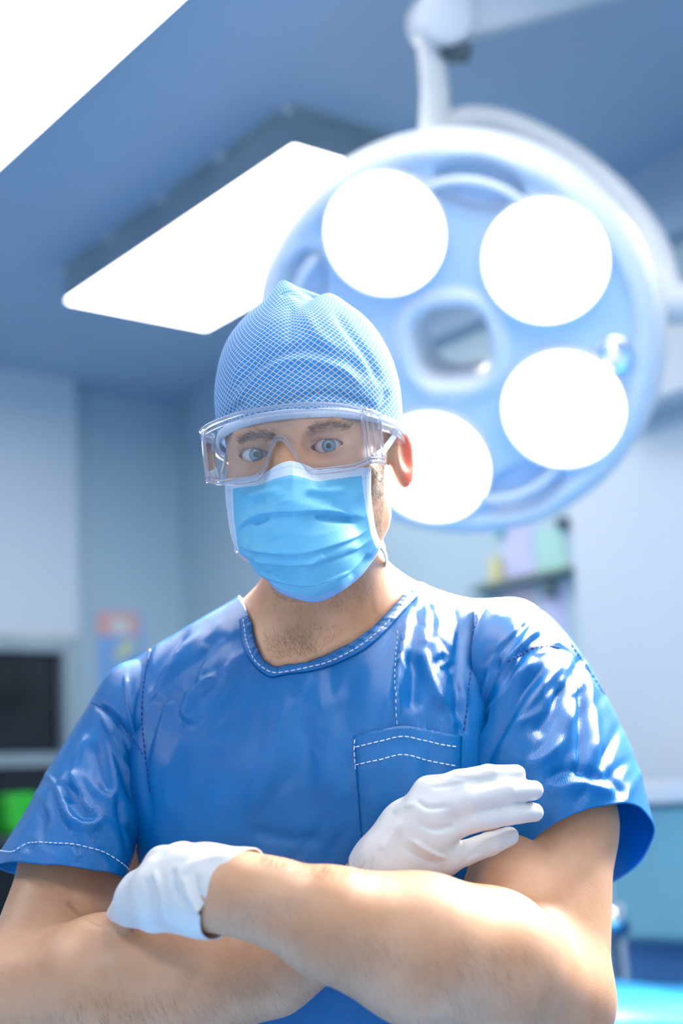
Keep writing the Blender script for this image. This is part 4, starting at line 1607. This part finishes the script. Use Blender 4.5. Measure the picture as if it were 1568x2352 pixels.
def shirt_torso():
    S = Field(np.arange(-.30, .26, .0024), np.arange(1.10, 1.50, .0032), np.arange(-.50, 0.005, .0024))
    torso(S, 0.0)
    V, Q = S.mesh()
    V = relax(V, Q, 3, .5)
    N = normals(V, Q)
    V = V + N * ripple(V, .0010, 34, 3, (1.3, .5, .7))[:, None]
    st = [
        # long soft folds falling from the neck and the shoulders
        ([(655, 1560), (640, 1680), (600, 1800), (560, 1880)], 20, 3.0, 'g'),
        ([(610, 1570), (600, 1700), (560, 1830), (490, 1920)], 24, -1.6, 'g'),
        ([(730, 1560), (745, 1660), (760, 1760), (765, 1860)], 26, 2.6, 'g'),
        ([(690, 1600), (700, 1750), (690, 1900)], 22, -1.8, 'g'),
        ([(805, 1540), (800, 1640), (812, 1740), (800, 1900)], 22, -1.6, 'g'),
        ([(940, 1400), (918, 1500), (908, 1590), (914, 1680)], 13, 3.0, 's'),
        ([(945, 1490), (952, 1560), (950, 1640)], 15, -4.2, 'g'),
        ([(965, 1480), (985, 1560), (1020, 1640)], 11, 4.2, 'g'),
        ([(990, 1530), (1030, 1505)], 9, -2.4, 'g'),
        ([(1000, 1545), (1050, 1525)], 9, -2.0, 'g'),
        ([(1030, 1400), (1000, 1470), (1010, 1560), (1040, 1640)], 18, 2.4, 'g'),
        ([(1000, 1370), (975, 1440), (970, 1500)], 14, 2.8, 'g'),
        ([(980, 1355), (940, 1410), (900, 1460)], 9, 1.6, 'g'),
        ([(1060, 1400), (1052, 1500), (1048, 1600), (1055, 1680)], 12, -2.6, 'g'),
        # left chest: pull lines from the armhole
        ([(480, 1440), (420, 1500), (380, 1560), (350, 1620)], 15, 2.8, 'g'),
        ([(520, 1450), (460, 1520), (430, 1590)], 16, -1.8, 'g'),
        ([(440, 1440), (395, 1490), (360, 1550), (345, 1600)], 10, -2.4, 'g'),
        ([(500, 1550), (455, 1580), (420, 1605)], 10, 2.8, 'g'),
        ([(440, 1600), (425, 1630), (440, 1665)], 12, 2.4, 'g'),
        ([(470, 1640), (440, 1665), (415, 1660)], 10, -1.8, 'g'),
        ([(380, 1580), (345, 1680), (330, 1780), (350, 1900)], 12, -2.6, 'g'),
        ([(420, 1650), (385, 1780), (400, 1900)], 22, 1.6, 'g'),
        ([(500, 1700), (470, 1800), (440, 1900)], 26, -1.3, 'g'),
        ([(600, 1480), (540, 1520), (520, 1560)], 14, 1.6, 'g'),
        ([(1000, 1700), (985, 1780), (1000, 1850)], 12, -2.0, 'g'),
        ([(940, 1720), (945, 1800), (930, 1880)], 16, 1.8, 'g'),
        ([(560, 1900), (650, 1925), (760, 1930)], 16, -1.4, 'g'),
        ([(840, 1800), (860, 1880), (830, 1960)], 16, 1.4, 'g'),
    ]
    st += creases([(930, 1380), (1080, 1390), (1060, 1690), (920, 1680)], 20, 105, 120, 7, 1.3, 1)
    st += creases([(350, 1480), (560, 1440), (540, 1600), (380, 1720)], 18, 55, 110, 8, 1.2, 2)
    st += creases([(340, 1600), (900, 1560), (860, 1960), (370, 1980)], 22, 80, 220, 15, 1.2, 3)
    V = folds(V, N, st)
    px, py = topx(V)
    poly = NECK_IN + [(975, 1300), (990, 1180), (560, 1180), (545, 1360)]
    g = poly_sdf(px, py, poly)
    bottom = (V - (C(735, 1850, 1.31) + DOWN * .36)) @ DOWN
    g = np.minimum(g, -bottom * 2500)
    # armholes: open where the sleeves join
    return V, Q, g


sV, sQ, sg = shirt_torso()
sV, sF = clip(sV, sQ, sg)
scrub = empty('scrub_top', ORG['person'] + [0, 0, 1.0], person)
tors = solid(build('body_panel', c2w(sV), sF, MSCRUB, scrub), .0014)
ST = bvh(sV, sF)


def sleeve(stations, strokes, seed, stitch_t):
    """stations: (centre, outer vector, front vector) each (px, py, depth); loft around and along"""
    ctr = CA([s[0] for s in stations])
    A, Bv = [], []
    for c, a, b in stations:
        c0 = C(*c)
        A.append(C(c[0] + a[0], c[1] + a[1], c[2] + a[2]) - c0)
        Bv.append(C(c[0] + b[0], c[1] + b[1], c[2] + b[2]) - c0)
    nA, nT = 150, 200
    ctr, A, Bv = catmull(ctr, nA), catmull(np.array(A), nA), catmull(np.array(Bv), nA)
    th = np.linspace(0, 2 * np.pi, nT, endpoint=False)
    V = ctr[:, None] + A[:, None] * np.cos(th)[None, :, None] + Bv[:, None] * np.sin(th)[None, :, None]
    V = V.reshape(-1, 3)
    Q = gridf(nA, nT, False, True)
    N = normals(V, Q)
    cc = np.repeat(ctr, nT, 0)
    if ((V - cc) * N).sum() < 0:
        Q = Q[:, ::-1]
        N = -N
    s_ = np.repeat(np.linspace(0, 1, nA), nT)
    t_ = np.tile(th, nA)
    V = V + N * (ripple(V, .0012, 40, seed, (1, .6, .6)) + .0022 * s_ * np.sin(3 * t_ + seed) + .0012 * s_ ** 2 * np.sin(7 * t_ + 2 * seed))[:, None]
    V = folds(V, N, strokes)
    return V, Q, nA, nT


RS = [((1085, 1560, 1.335), (5, -183, 0), (0, 0, -.083)),
      ((1165, 1575, 1.335), (50, -190, 0), (-25, 0, -.100)),
      ((1208, 1635, 1.325), (130, -130, 0), (-45, 0, -.112)),
      ((1246, 1715, 1.31), (176, -62, .0), (-50, 0, -.116)),
      ((1290, 1815, 1.29), (182, -50, .0), (-50, -30, -.106)),
      ((1343, 1966, 1.27), (160, -88, .0), (-62, -78, -.095))]
LS = [((372, 1680, 1.34), (0, -180, 0), (0, 0, -.078)),
      ((315, 1700, 1.34), (-45, -168, 0), (0, 0, -.082)),
      ((275, 1745, 1.33), (-72, -118, 0), (5, 0, -.084)),
      ((240, 1812, 1.305), (-110, -68, 0), (10, 0, -.084)),
      ((195, 1900, 1.275), (-132, -45, 0), (12, -8, -.080)),
      ((140, 2008, 1.245), (-152, -22, 0), (18, -20, -.076))]
rst = [
    ([(1140, 1385), (1110, 1415), (1090, 1470), (1082, 1560)], 14, 3.2, 's'),
    ([(1225, 1425), (1180, 1450), (1150, 1500), (1125, 1580)], 11, -3.0, 'g'),
    ([(1270, 1450), (1215, 1480), (1180, 1530), (1150, 1600)], 10, -3.0, 'g'),
    ([(1195, 1430), (1165, 1470), (1140, 1530)], 10, 2.6, 'g'),
    ([(1240, 1440), (1200, 1480), (1170, 1540)], 9, 2.4, 'g'),
    ([(1290, 1475), (1250, 1490), (1220, 1510)], 9, 2.2, 'g'),
    ([(1165, 1520), (1220, 1492), (1290, 1488), (1345, 1530), (1390, 1600)], 7, -2.6, 'g'),
    ([(1250, 1500), (1180, 1560), (1120, 1650), (1085, 1740)], 15, 4.0, 'g'),
    ([(1270, 1510), (1200, 1600), (1130, 1720), (1090, 1800)], 13, -3.6, 'g'),
    ([(1300, 1510), (1250, 1570), (1180, 1670), (1130, 1760)], 14, 3.2, 'g'),
    ([(1310, 1600), (1300, 1680), (1250, 1740), (1180, 1770)], 16, 4.0, 'g'),
    ([(1290, 1560), (1270, 1630), (1220, 1700)], 16, -3.4, 'g'),
    ([(1318, 1500), (1335, 1600), (1335, 1720), (1330, 1790)], 8, -3.4, 'g'),
    ([(1345, 1530), (1360, 1640), (1370, 1760)], 14, 3.0, 'g'),
    ([(1240, 1800), (1300, 1770), (1360, 1780), (1400, 1810)], 14, -3.4, 'g'),
    ([(1250, 1830), (1300, 1805), (1370, 1805), (1420, 1830)], 16, 3.0, 'g'),
    ([(1380, 1700), (1400, 1780), (1440, 1840)], 10, -1.8, 'g'),
]
lst = [
    ([(215, 1615), (255, 1640), (300, 1690), (335, 1745)], 7, -3.0, 'g'),
    ([(222, 1620), (270, 1720), (320, 1830), (350, 1930)], 9, 4.6, 'g'),
    ([(238, 1650), (285, 1760), (318, 1860)], 11, -3.6, 'g'),
    ([(255, 1640), (300, 1720), (335, 1800)], 10, -2.4, 'g'),
    ([(205, 1680), (180, 1760), (160, 1840)], 14, 2.8, 'g'),
    ([(215, 1700), (230, 1770), (260, 1830)], 16, -3.4, 'g'),
    ([(165, 1760), (145, 1820), (160, 1880), (200, 1900), (245, 1875)], 13, 4.2, 'g'),
    ([(170, 1770), (190, 1830), (215, 1880)], 10, 3.4, 'g'),
    ([(150, 1800), (165, 1850)], 12, -2.4, 'g'),
    ([(110, 1850), (80, 1910), (50, 1960)], 16, -2.2, 'g'),
    ([(290, 1540), (292, 1620), (310, 1690)], 6, 2.4, 'g'),
    ([(320, 1580), (316, 1640), (322, 1700)], 8, -2.4, 'g'),
    ([(345, 1490), (328, 1570), (324, 1650), (332, 1720)], 8, -2.6, 'g'),
    ([(300, 1880), (320, 1960), (300, 2010)], 12, -2.2, 'g'),
    ([(150, 1940), (180, 1980)], 12, 1.8, 'g'),
]
SLV = []
rst += creases([(1100, 1400), (1300, 1440), (1340, 1560), (1120, 1700)], 12, 52, 190, 8, 1.7, 4, .2)
rst += creases([(1130, 1600), (1380, 1560), (1480, 1850), (1200, 1860)], 11, 62, 230, 11, 1.5, 5, .3)
lst += creases([(220, 1600), (330, 1520), (350, 1960), (20, 1950)], 18, 118, 200, 9, 1.5, 6, .3)
for stn, sk, sd_ in ((RS, rst, 5), (LS, lst, 8)):
    V, Q, nA, nT = sleeve(stn, sk, sd_, .9)
    o = build('sleeve', c2w(V), Q, MSCRUB, scrub)
    solid(o, .0013)
    SLV.append((V, Q, nA, nT))

# stitching: hems, seams, pocket, neckline
allV = np.vstack([sV, SLV[0][0], SLV[1][0]])
allF = [list(f) for f in sF] + (SLV[0][1] + len(sV)).tolist() + (SLV[1][1] + len(sV) + len(SLV[0][0])).tolist()
AT = bvh(allV, allF)
v, f = stitches(bvh(SLV[1][0], SLV[1][1]), [[(-6, 1954), (28, 1958), (48, 1948), (72, 1937), (130, 1938), (190, 1944), (240, 1960), (280, 1985), (305, 2008)]])
build('hem_stitching', v, f, MTHREAD, scrub)
for _cv in [[(1165, 1520), (1220, 1490), (1262, 1484), (1290, 1488)], [(1310, 1480), (1345, 1530), (1392, 1602)],
                     [(345, 1492), (332, 1560), (326, 1640), (332, 1720), (345, 1820)],
                     [(1098, 1420), (1084, 1470), (1080, 1540), (1072, 1620), (1064, 1690)], [(212, 1614), (255, 1638), (300, 1690), (334, 1742)]]:
    v, f = stitches(AT, [_cv], .0006, .0006)
    tag(build('seam_stitching', v, f, MDTHREAD, scrub), kind='stuff')
v, f = stitches(AT, [[(912, 1450), (908, 1560), (912, 1670)]], .0010, .0004, .003, .003)
build('seam_stitching', v, f, MTHREAD, scrub)

# neck binding: a strip with gathered ripples
nI = 220
ci, co = catmull(np.array(NECK_IN, float), nI), catmull(np.array(NECK_OUT, float), nI)
rows = []
lastn = None
for k_ in range(7):
    w_ = k_ / 6
    row = []
    last = None
    for i in range(nI):
        p = ci[i] * (1 - w_) + co[i] * w_
        q, nn = hit(ST, p[0] + 0, p[1] + 3 * (1 - w_), 0)
        if q is None or (last is not None and np.linalg.norm(q - last) > .02):
            q = last if last is not None else C(p[0], p[1], 1.30)
        last = q
        row.append(q)
    row = np.array(row)
    for _ in range(3):
        row[1:-1] = (row[:-2] + 2 * row[1:-1] + row[2:]) / 4
    rows.append(row)
rows = np.array(rows)
g_ = np.random.default_rng(5)
gath = np.convolve(g_.normal(size=nI + 8), np.ones(3) / 3, 'same')[4:4 + nI]
for k_ in range(7):
    w_ = k_ / 6
    prof_ = .0030 * math.sin(math.pi * min(1, w_ * 1.0) ** .7) if 0 < k_ < 6 else .0002
    rows[k_] += np.array([0, -1, .25]) * (.0010 + prof_ + .0008 * gath[:, None] * (1 - w_) * 1.6)
nb_ = rows.shape[0]
BB = bvh(rows.reshape(-1, 3), gridf(nb_, nI))
v, f = stitches(BB, [NECK_MID], .0012)
build('neck_stitching', v, f, MTHREAD, scrub)
o = build('neck_binding', c2w(rows.reshape(-1, 3)), gridf(nb_, nI), MSCRUB, scrub)
solid(o, .0012, 0)

# breast pocket
PT = [(812, 1690), (868, 1676), (925, 1666), (990, 1676), (1060, 1690)]
top = catmull(np.array(PT, float), 40)
rows = []
for k_ in range(40):
    w_ = k_ / 39
    row = []
    last = None
    for i in range(40):
        x = top[i][0] + (i < 40) * (lambda s: 25 * w_ * (1 - s) - 10 * w_ * s)(i / 39)
        y = top[i][1] + w_ * (330 - 10 * i / 39)
        q, nn = hit(ST, x, y, 0)
        if q is None:
            q = last
        last = q
        row.append(q + np.array([0, -.0022 if 0 < k_ < 39 and 0 < i < 39 else -.0002 if k_ else -.0026, 0]))
    rows.append(row)
pk = np.array(rows)
for _ in range(2):
    pk[1:-1, 1:-1] = (pk[:-2, 1:-1] + pk[2:, 1:-1] + pk[1:-1, :-2] + pk[1:-1, 2:]) / 4
pocket = solid(build('pocket', c2w(pk.reshape(-1, 3)), gridf(40, 40), MSCRUB, scrub), .0011, 0)
PB = bvh(pk.reshape(-1, 3), gridf(40, 40))
v, f = stitches(PB, [[(818, 1716), (868, 1704), (922, 1692), (966, 1700), (1010, 1710), (1054, 1717)], [(818, 1757), (868, 1746), (925, 1734), (985, 1748), (1052, 1761)],
                     [(816, 1697), (814, 1764), (822, 1893), (838, 1998)]], .0012, .0006)
build('pocket_stitching', v, f, MTHREAD, scrub)

# --- trousers and shoes below the frame
pc = w2c(ORG['person'])
hipw = ORG['person'] + [0, 0, .95]
xs = np.arange(hipw[0] - .22, hipw[0] + .22, .009)
ys = np.arange(hipw[1] - .2, hipw[1] + .2, .009)
zs = np.arange(.04, 1.12, .009)
T_ = Field(xs, ys, zs)
for s_ in (-1, 1):
    T_.cone(hipw + [s_ * .085, 0, 0], hipw + [s_ * .11, 0, -.45], .098, .078, .03)
    T_.cone(hipw + [s_ * .11, 0, -.45], hipw + [s_ * .12, .01, -.88], .078, .062, .02)
T_.cone(hipw + [-.05, 0, .03], hipw + [.05, 0, .03], .125, .125, .04)
V, Q = T_.mesh()
V, Fq = clip(V, Q, V[:, 2] - .08)
build('trousers', V, Fq, MSCRUB, person)
for s_ in (-1, 1):
    S_ = Field(np.arange(-.07, .07, .006), np.arange(-.2, .1, .006), np.arange(-.01, .12, .006))
    S_.cone((0, -.13, .04), (0, .03, .045), .04, .045, .02)
    S_.cone((0, .02, .05), (0, .02, .09), .045, .04, .02)
    V, Q = S_.mesh()
    V[:, 2] = np.maximum(V[:, 2], .0) - .0
    build('shoe', V + [hipw[0] + s_ * .12, hipw[1] + .0, 0.0], Q, MWHITE, person)

# --- gloves
def glove(hand, lo, hi, cut_o, cut_n, strokes, seed, flare):
    G = Field(np.arange(lo[0], hi[0], .0017), np.arange(lo[1], hi[1], .0017), np.arange(lo[2], hi[2], .0017))
    hand(G, .0010)
    cut_o, cut_n = np.asarray(cut_o), np.asarray(cut_n) / np.linalg.norm(cut_n)
    P0, P1 = flare
    G.cone(P0, P1, .0300, .0325, .012)
    V, Q = G.mesh()
    V = relax(V, Q, 3, .5)
    N = normals(V, Q)
    V = V + N * ripple(V, .00035, 130, seed)[:, None]
    V = folds(V, N, strokes)
    return clip(V, Q, (V - cut_o) @ cut_n)


a = C(560, 2052, 1.03)
dirw = (C(400, 2045, 1.05) - C(600, 2062, 1.03))
lg, lf_ = glove(left_hand, C(180, 2200, 1.0) - [0, .06, 0], C(690, 1860, 1.0) + [0, .24, 0],
                C(525, 2050, 1.03), dirw / np.linalg.norm(dirw) + np.array([-.15, .45, .45]),
                [([(545, 1960), (470, 1975), (420, 2000), (400, 2050)], 9, 1.3, 'g'), ([(350, 1990), (370, 2050), (380, 2120)], 7, 1.5, 'g'),
                 ([(420, 2010), (435, 2060), (470, 2110)], 7, 1.6, 'g'), ([(450, 2000), (455, 2050), (490, 2100)], 6, -1.2, 'g'),
                 ([(400, 1990), (400, 2040), (430, 2090)], 7, -1.2, 'g'), ([(330, 2010), (345, 2060), (350, 2110)], 6, -1.0, 'g'),
                 ([(440, 2080), (470, 2105), (490, 2140)], 6, 1.4, 'g')], 21, (C(470, 2046, 1.043), C(600, 2058, 1.03)))
gl1 = solid(build('glove', c2w(lg), lf_, MGLOVE, person), .0011)
rg, rf_ = glove(right_hand, C(800, 2130, 1.05) - [0, .02, 0], C(1290, 1720, 1.05) + [.02, .20, 0],
                C(872, 2050, 1.128), C(960, 1900, 1.128) - C(872, 2050, 1.128),
                [([(937, 1925), (985, 1955), (1028, 1974)], 5, 1.6, 'g'), ([(925, 1945), (975, 1975), (1010, 1985)], 6, -1.1, 'g'),
                 ([(870, 1960), (900, 1920), (925, 1880)], 8, 1.0, 'g'), ([(880, 1990), (905, 1950), (920, 1900)], 6, -.8, 'g'),
                 ([(955, 1835), (985, 1855), (1040, 1850)], 6, -1.5, 'g'), ([(960, 1890), (1000, 1905), (1050, 1895)], 6, -1.4, 'g'),
                 ([(985, 1810), (1030, 1805), (1100, 1790)], 5, -.6, 'g'), ([(1020, 1780), (1100, 1790), (1160, 1775)], 4, -.5, 'g'),
                 ([(900, 1870), (930, 1850), (960, 1850)], 7, 1.0, 'g'), ([(1060, 1990), (1080, 1965), (1110, 1955)], 5, -.8, 'g')],
                33, (C(905, 1990, 1.126), C(866, 2058, 1.128)))
gl2 = solid(build('glove', c2w(rg), rf_, MGLOVE, person), .0011)

# --- surgical cap
nT, nL = 260, 120
th = np.linspace(0, 2 * np.pi, nT, endpoint=False)
s_, c_ = np.sin(th), np.cos(th)
z0 = np.where(s_ > 0, .0060 + .0185 * s_ ** 1.0, .0060 + .034 * s_)


def cap_pt(z, ang, grow=0.0):
    q = np.clip((z - .036) / .103, -1, 1)
    r = np.where(z < .036, 1 - .04 * ((.036 - z) / .06) ** 2, np.maximum(1 - np.abs(q) ** 2.25, 0) ** (1 / 2.0))
    x = (.0800 + grow) * r * np.cos(ang)
    y = .0745 - (.0985 + grow) * r * np.sin(ang)
    return x, y


rows, UVc = [], []
for i in range(nL + 1):
    t_ = i / nL
    # arc spacing: the crown rings bunch up towards the pole
    a_ = t_ * math.pi / 2
    ztop = .135
    z = z0 + (ztop - z0) * math.sin(a_) ** 1.12
    x, y = cap_pt(z, th)
    if i == nL:
        x, y = x * 0, y * 0 + .0745
    rows.append(np.stack([x, y, z], 1))
    UVc.append(np.stack([th / (2 * np.pi), np.full(nT, t_)], 1))
cv = np.array(rows)
X, Y, Z = cv[..., 0], cv[..., 1], cv[..., 2]
up_ = np.clip((Z - .09) / .04, 0, 1)
cv[..., 2] += up_ * (.0175 * np.exp(-((X + .004) / .0115) ** 2 - ((Y - .06) / .03) ** 2) + .0045 * np.exp(-((X - .034) / .011) ** 2 - ((Y - .06) / .03) ** 2) - .005 * np.exp(-((X - .016) / .009) ** 2))
cv = cv.reshape(-1, 3)
CQ = gridf(nL + 1, nT, False, True)
V = HLA(cv)
N = normals(V, CQ)
if ((V - V.mean(0)) * N).sum() < 0:
    CQ = CQ[:, ::-1]
    N = -N
V = V + N * (.0006 + ripple(V, .0009, 75, 12))[:, None]
V = folds(V, N, [
    ([(530, 960), (560, 900), (620, 845), (690, 828), (780, 850), (850, 905)], 11, 2.4, 'g'),
    ([(520, 930), (570, 860), (640, 815), (720, 800), (800, 830), (860, 880)], 13, -2.4, 'g'),
    ([(640, 925), (740, 905), (820, 920), (880, 950)], 9, -1.8, 'g'),
    ([(690, 700), (720, 760), (760, 800), (830, 860)], 14, 1.8, 'g'),
    ([(650, 700), (610, 760), (560, 830), (530, 900)], 14, 1.8, 'g'),
    ([(760, 705), (800, 760), (850, 830), (880, 900)], 10, -1.8, 'g'),
    ([(668, 690), (668, 740), (660, 790)], 9, -1.6, 'g'),
    ([(505, 1000), (530, 950), (560, 920)], 8, -1.8, 'g'),
    ([(860, 960), (880, 930), (890, 890)], 8, -1.8, 'g'),
    ([(640, 680), (668, 672), (700, 690)], 6, -2.0, 'g')])
cap = empty('surgical_cap', c2w(HL(0, .075, .12)), person)
build('crown', c2w(V), CQ, MCAP, cap, uv=np.array(UVc).reshape(-1, 2))
# elastic band
rows = []
for k_ in range(9):
    w_ = k_ / 8
    z = z0 - .0005 + .0085 * w_
    x, y = cap_pt(z, th, .0016 + .0016 * math.sin(math.pi * w_))
    rows.append(HLA(np.stack([x, y, z], 1)) + 0)
bv_ = np.array(rows).reshape(-1, 3)
solid(build('elastic_band', c2w(bv_), gridf(9, nT, False, True), MBAND, cap), .0012)

# --- safety goggles
gog = empty('safety_goggles', c2w(HL(0, -.035, 0)), person)


def gfront(s):
    """plan path of the goggles, s in -1..1; |s|<.62 is the front, beyond it the side shields"""
    a = np.abs(s)
    sg_ = np.sign(s)
    fx = .0710 * np.minimum(a / .62, 1)
    fy = -.036 + .012 * (np.minimum(a / .62, 1)) ** 2.2
    b = np.clip((a - .62) / .38, 0, 1)
    x = fx + .0020 * np.sin(b * 1.57)
    y = fy + .042 * b
    rnd = np.exp(-((a - .62) / .05) ** 2)
    return sg_ * (x - .0015 * rnd), y + .001 * rnd


def gtop(s):
    a = np.abs(s)
    return .0345 - .0105 * np.minimum(a / .62, 1) ** 2.4 - .002 * np.clip((a - .62) / .38, 0, 1)


def gbot(s):
    a = np.abs(s)
    x = .0710 * np.minimum(a / .62, 1)
    base = -.0215 - .0010 * np.sin(np.minimum(a / .62, 1) * 3.14) + .0035 * np.clip((a - .5) / .12, 0, 1)
    arch = .0295 * np.exp(-(x / .0135) ** 2.4)
    return base + arch


nS, nH = 181, 26
ss = np.linspace(-1, 1, nS)
gx, gy = gfront(ss)
zt_, zb_ = gtop(ss), gbot(ss)
hh = np.linspace(0, 1, nH)
bul = np.sin(np.pi * hh)
LV = np.stack([np.broadcast_to(gx[:, None], (nS, nH)), gy[:, None] - .003 * bul[None] * (np.abs(ss) < .62)[:, None] * (1 - (ss / .62) ** 2)[:, None], zb_[:, None] + (zt_ - zb_)[:, None] * hh[None]], -1).reshape(-1, 3)
build('lens', c2w(HLA(LV)), gridf(nS, nH), MLENS, gog)


def gline(z, out=0.0, s0=-1, s1=1, n=181):
    s = np.linspace(s0, s1, n)
    x, y = gfront(s)
    zz = z(s)
    return HLA(np.stack([x * (1 + out * 8), y - out, zz], 1))


v, f = tube(c2w(gline(gtop)), .0019, 10)
v2, f2 = tube(c2w(gline(lambda s: gtop(s) - .0048, .0004)), .0009, 8)
build('upper_rim', *join([(v, f), (v2, f2)]), MRIM, gog)
v, f = tube(c2w(gline(gbot)), .0015, 10)
v2, f2 = tube(c2w(gline(lambda s: gbot(s) + .0032, .0005)), .0008, 8)
build('lower_rim', *join([(v, f), (v2, f2)]), MRIM, gog)
for sg_ in (-1, 1):
    ribs = []
    for s0_, r_ in ((.60, .0016), (.645, .0010), (.76, .0009), (.99, .0017)):
        x, y = gfront(np.array([sg_ * s0_]))
        za, zb = gtop(np.array([s0_]))[0], gbot(np.array([s0_]))[0]
        zz = np.linspace(zb, za, 14)
        ribs.append(tube(c2w(HLA(np.stack([np.full(14, x[0]), np.full(14, y[0]) - .002 * np.sin(np.linspace(0, 3.14, 14)), zz], 1))), r_, 8))
    build('side_rib', *join(ribs), MRIM, gog)
    x, y = gfront(np.array([sg_ * 1.0]))
    tp = [HL(x[0], y[0], .012), HL(sg_ * .079, .045, .008), HL(sg_ * .0800, .075, .002), HL(sg_ * .0805, .100, -.008)]
    pth = catmull(np.array(tp), 30)
    v, f = tube(c2w(pth), .0042, 10, flat=.35)
    build('temple', v, f, MRIM, gog)

# --- mask
mask = empty('face_mask', c2w(HL(0, -.04, -.05)), person)
TOP = [(516, 1108), (556, 1100), (596, 1091), (630, 1073), (664, 1059), (695, 1066), (728, 1078), (765, 1075), (806, 1074), (850, 1073)]
BOT = [(540, 1262), (566, 1288), (598, 1322), (640, 1358), (688, 1381), (730, 1384), (780, 1362), (826, 1328), (856, 1288), (872, 1254)]
LEFT = [(516, 1108), (519, 1150), (523, 1190), (529, 1232), (540, 1262)]
RIGHT = [(850, 1073), (851, 1120), (856, 1170), (864, 1214), (874, 1252)]
nu, nv = 150, 150
tt = np.linspace(0, 1, nu)
top, bot = catmull(np.array(TOP, float), nu), catmull(np.array(BOT, float), nu)
lef, rig = catmull(np.array(LEFT, float), nv), catmull(np.array(RIGHT, float), nv)
u_ = tt[:, None, None]
v_ = np.linspace(0, 1, nv)[None, :, None]
G = (1 - v_) * top[:, None] + v_ * bot[:, None] + (1 - u_) * lef[None] + u_ * rig[None] - ((1 - u_) * (1 - v_) * top[0] + u_ * (1 - v_) * top[-1] + (1 - u_) * v_ * bot[0] + u_ * v_ * bot[-1])
# depth: tent over nose and chin wrapping back along the cheeks
uc = .47
du_ = (tt - uc)
uu = (du_ / np.where(du_ < 0, uc, 1 - uc))[:, None]
vv = np.linspace(0, 1, nv)[None, :]
ridge = np.interp(vv, [0, .12, .3, .5, .7, .88, 1], [1.142, 1.128, 1.121, 1.123, 1.132, 1.150, 1.178])
side_l = np.interp(vv, [0, .5, 1], [1.212, 1.228, 1.240])
side_r = np.interp(vv, [0, .5, 1], [1.192, 1.214, 1.236])
side = np.where(uu < 0, side_l, side_r)
shape = np.abs(uu) ** np.interp(vv, [0, .25, .6, 1], [1.25, 1.5, 1.9, 2.0])
D_ = ridge + (side - ridge) * shape
lim = np.full((nu, nv), 9.0)
for i in range(0, nu, 3):
    for j in range(0, nv, 3):
        q, _ = hit(BT, *G[i, j])
        lim[i:i + 3, j:j + 3] = 9 if q is None else q[1] - .0035
ex = D_ - lim
for _ in range(1):
    e2 = np.maximum(ex, 0)
    pad = np.pad(e2, 6, mode='edge')
    mx = np.max([pad[6 + a:6 + a + nu, 6 + b:6 + b + nv] for a in (-5, 0, 5) for b in (-5, 0, 5)], axis=0)
    for _k in range(10):
        pad = np.pad(mx, 1, mode='edge')
        mx = (pad[:-2, 1:-1] + pad[2:, 1:-1] + pad[1:-1, :-2] + pad[1:-1, 2:] + 2 * pad[1:-1, 1:-1]) / 6
        mx = np.maximum(mx, e2)
D_ = D_ - mx
V = CA(np.concatenate([G.reshape(-1, 2), D_.reshape(-1, 1)], 1))
MQ = gridf(nu, nv)
N = normals(V, MQ)
if N[:, 1].mean() > 0:
    MQ = MQ[:, ::-1]
    N = -N
V = V + N * ripple(V, .0005, 110, 4)[:, None]
V = folds(V, N, [
    # overlapping pleats: proud above, dropping below each line
    ([(536, 1222), (572, 1196), (618, 1178), (680, 1173), (740, 1174), (800, 1182), (846, 1188)], 34, 3.2, 's'),
    ([(536, 1246), (575, 1258), (630, 1266), (690, 1266), (760, 1250), (810, 1232), (850, 1212)], 30, 3.0, 's'),
    ([(545, 1262), (590, 1282), (640, 1292), (700, 1292), (770, 1278), (820, 1256), (858, 1232)], 22, 2.4, 's'),
    ([(560, 1285), (600, 1318), (660, 1336), (730, 1340), (800, 1312), (848, 1262)], 22, 1.8, 's'),
    ([(560, 1140), (610, 1132), (650, 1128)], 9, 2.2, 'g'), ([(575, 1158), (620, 1150)], 9, -1.6, 'g'),
    ([(690, 1122), (740, 1130), (800, 1128)], 8, 2.0, 'g'), ([(690, 1138), (740, 1150), (790, 1160)], 9, -1.6, 'g'),
    ([(720, 1184), (760, 1190), (830, 1194)], 8, -3.0, 'g'), ([(575, 1205), (600, 1196), (612, 1182)], 9, -2.6, 'g'),
    ([(700, 1310), (760, 1285), (820, 1260)], 8, -1.8, 'g'), ([(700, 1300), (740, 1270)], 8, 1.6, 'g'),
    ([(590, 1280), (625, 1310)], 8, 1.6, 'g'), ([(620, 1200), (640, 1240)], 16, 1.2, 'g'),
    ([(800, 1330), (830, 1300), (850, 1270)], 8, -1.4, 'g'), ([(655, 1130), (660, 1160)], 16, 1.2, 'g')], front=False)
UVm = np.stack([np.broadcast_to(tt[:, None], (nu, nv)), np.broadcast_to(np.linspace(0, 1, nv)[None], (nu, nv))], -1).reshape(-1, 2)
solid(build('pleated_panel', c2w(V), MQ, MMASK, mask, uv=UVm), .0009)
for pts in ([HL(.066, .008, -.014), HL(.071, .03, -.008), HL(.0765, .062, .006), HL(.079, .082, .018)],
            [C(872, 1250, 1.232), C(882, 1268, 1.25), C(886, 1290, 1.28), C(880, 1306, 1.31), C(860, 1316, 1.34)],
            [C(860, 1200, 1.222), C(872, 1235, 1.235), C(882, 1262, 1.25)],
            [HL(-.066, .008, -.014), HL(-.071, .03, -.008), HL(-.0765, .062, .006), HL(-.079, .082, .018)],
            [C(541, 1262, 1.24), C(556, 1275, 1.26), C(585, 1292, 1.29), C(610, 1305, 1.33)]):
    v, f = tube(c2w(catmull(np.array(pts), 24)), .0034, 10, flat=.4)
    build('tie', v, f, MLOOP, mask)
